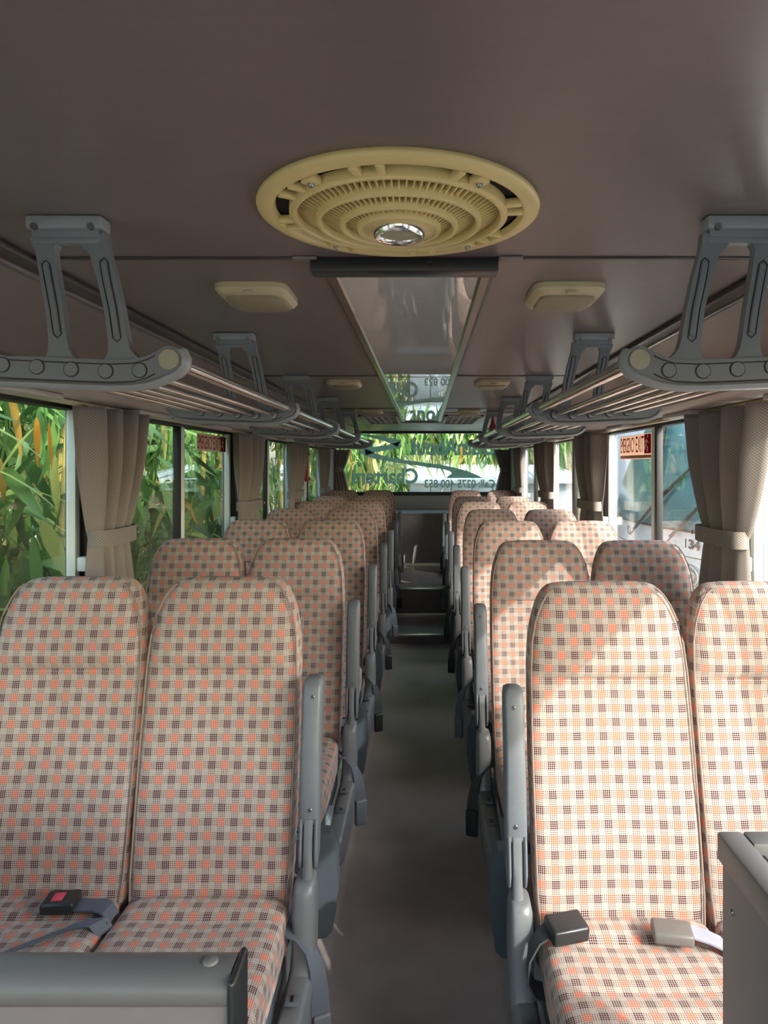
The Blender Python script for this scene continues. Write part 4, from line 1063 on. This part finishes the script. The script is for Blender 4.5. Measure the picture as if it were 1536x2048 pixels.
sl(bx(-.36, 2.96, 12.80, 12.86, 1.17, 1.25, bev=.01).obj('gutter', SHEDR, sh))
hp = M(); ring = [(0.42 + .075 * math.cos(t * PI / 10), 12.97, 1.02 + .085 * math.sin(t * PI / 10)) for t in range(21)]
sl(M().tube(ring, .008, 6, up=(0, 1, 0)).obj('wire_loop', SWHITE, sh))

# white coach standing crosswise to the right
co = empty('parked_coach', (2.10, 8.15, GZ)); tag(co, 'white coach with teal windscreen parked outside the right windows', 'coach')
co.rotation_euler = (0, 0, math.radians(7))
CW = 2.75
def cpl(): pass
# local axes: front face at x=0 looking -x, y runs -CW..0, body goes +x
prof = []
def cx_(y): 
    t = (y + CW / 2) / (CW / 2); return 0.16 * t * t
body = M()
ys = [-CW + CW * k / 14 for k in range(15)]
Z = [0.45, 1.0, 1.86, 1.9, 2.95, 3.12, 3.2]
def frontx(y, z): return cx_(y) + (0.0 if z < 1.9 else (z - 1.9) * .16) + (0.12 if z > 3.15 else 0)
v = []; f = []
for j, z in enumerate(Z):
    for y in ys: v.append((frontx(y, z), y, z))
nY = len(ys)
for j in range(len(Z) - 1):
    for i in range(nY - 1): f.append((j * nY + i, j * nY + i + 1, (j + 1) * nY + i + 1, (j + 1) * nY + i))
body.add(v, f)
body.box(0.165, 6.5, -CW + .01, -0.01, .45, 3.2)
body.obj('body', COACHW, co, 30)
ws = M(); v = []; f = []
Zw = [1.92, 2.2, 2.5, 2.8, 2.92]
for z in Zw:
    for y in ys[0:]:
        yy = y * .985 - .02; v.append((frontx(yy, z) - .012, yy, z - .05 * (1 if z < 1.95 else 0)))
for j in range(len(Zw) - 1):
    for i in range(nY - 1): f.append((j * nY + i, j * nY + i + 1, (j + 1) * nY + i + 1, (j + 1) * nY + i))
ws.add(v, f); ws.obj('windscreen', COACHG, co, 60)
M().tube([(frontx(y, 1.87) - .012, y, 1.868) for y in ys], .012, 6).obj('windscreen_seal', BLACK, co)
M().tube([(frontx(y, 1.6) - .002, y, 1.64) for y in ys], .004, 6).obj('panel_line', BLACKP, co)
M().tube([(frontx(-CW / 2, 2.0) - .03, -CW / 2 + .02, 1.95), (frontx(-CW / 2, 2.8) - .03, -CW / 2 + .02, 2.9)], .02, 6).obj('centre_post', BLACKP, co)
for (p, q) in ((-.95, -2.0), (-1.75, -2.65)):
    wv = [(frontx(p, 1.9) - .05, p, 1.80), (frontx((p + q) / 2, 2.15) - .06, (p + q) / 2, 2.14), (frontx(q, 2.45) - .05, q + .1, 2.42)]
    w_ = M().tube(wv, .013, 6).obj('wiper', BLACKP, co)
    M().tube([(a - .012, b + .05, c - .06) for a, b, c in wv], .008, 6).obj('blade', BLACK, w_)
v, f = text_geo('134', .27, .085, .004, .035)
M().add([(cx_(-2.0) - .006 + (.002 if False else 0) - p[2] + .002 - 0.0, -1.9 - p[0], 1.715 + p[1]) for p in v], f).obj('fleet_number', pmat('number_black', srgb(40, 44, 46), .5), co)
bd = M().add(*_cyl((cx_(-2.0) + .01, 0, 0), (cx_(-2.0) - .012, 0, 0), .10, 28))
bd.v = [(p[0], -2.0 + p[1] * 1.75, 1.48 + p[2]) for p in bd.v]; bdo = bd.obj('badge', pmat('badge_grey', srgb(120, 140, 144), .35), co)
rg = M(); pts_ = [(cx_(-2.0) - .013, -2.0 + .15 * math.cos(t * PI / 14), 1.48 + .082 * math.sin(t * PI / 14)) for t in range(29)]
rg.tube(pts_, .006, 6, up=(1, 0, 0)).obj('badge_ring', SWHITE, bdo)
v, f = text_geo('UD', .17, .075, .004, .02)
M().add([(cx_(-2.0) - .0155 - p[2] + .002, -1.915 - p[0], 1.443 + p[1]) for p in v], f).obj('badge_letters', SWHITE, bdo)
M().box(-.03, .03, -.09, -.02, 1.62, 1.92, bev=.01).move(Matrix.Translation((.10, 0, 0))).obj('indicator', ORANGE, co)
cv_ = M().tube([(frontx(-.75, 1.8) - .03, -.75 + .03 * math.cos(t * PI / 6), 1.77 + .045 * math.sin(t * PI / 6)) for t in range(13)], .008, 6, up=(1, 0, 0)).obj('tow_ring', STEEL, co)
for yy in (-.35, -CW + .35):
    M().add(*_cyl((.9, yy - .15, .48), (.9, yy + .15, .48), .48, 28)).obj('wheel', BLACK, co)

bpy.context.view_layer.update()
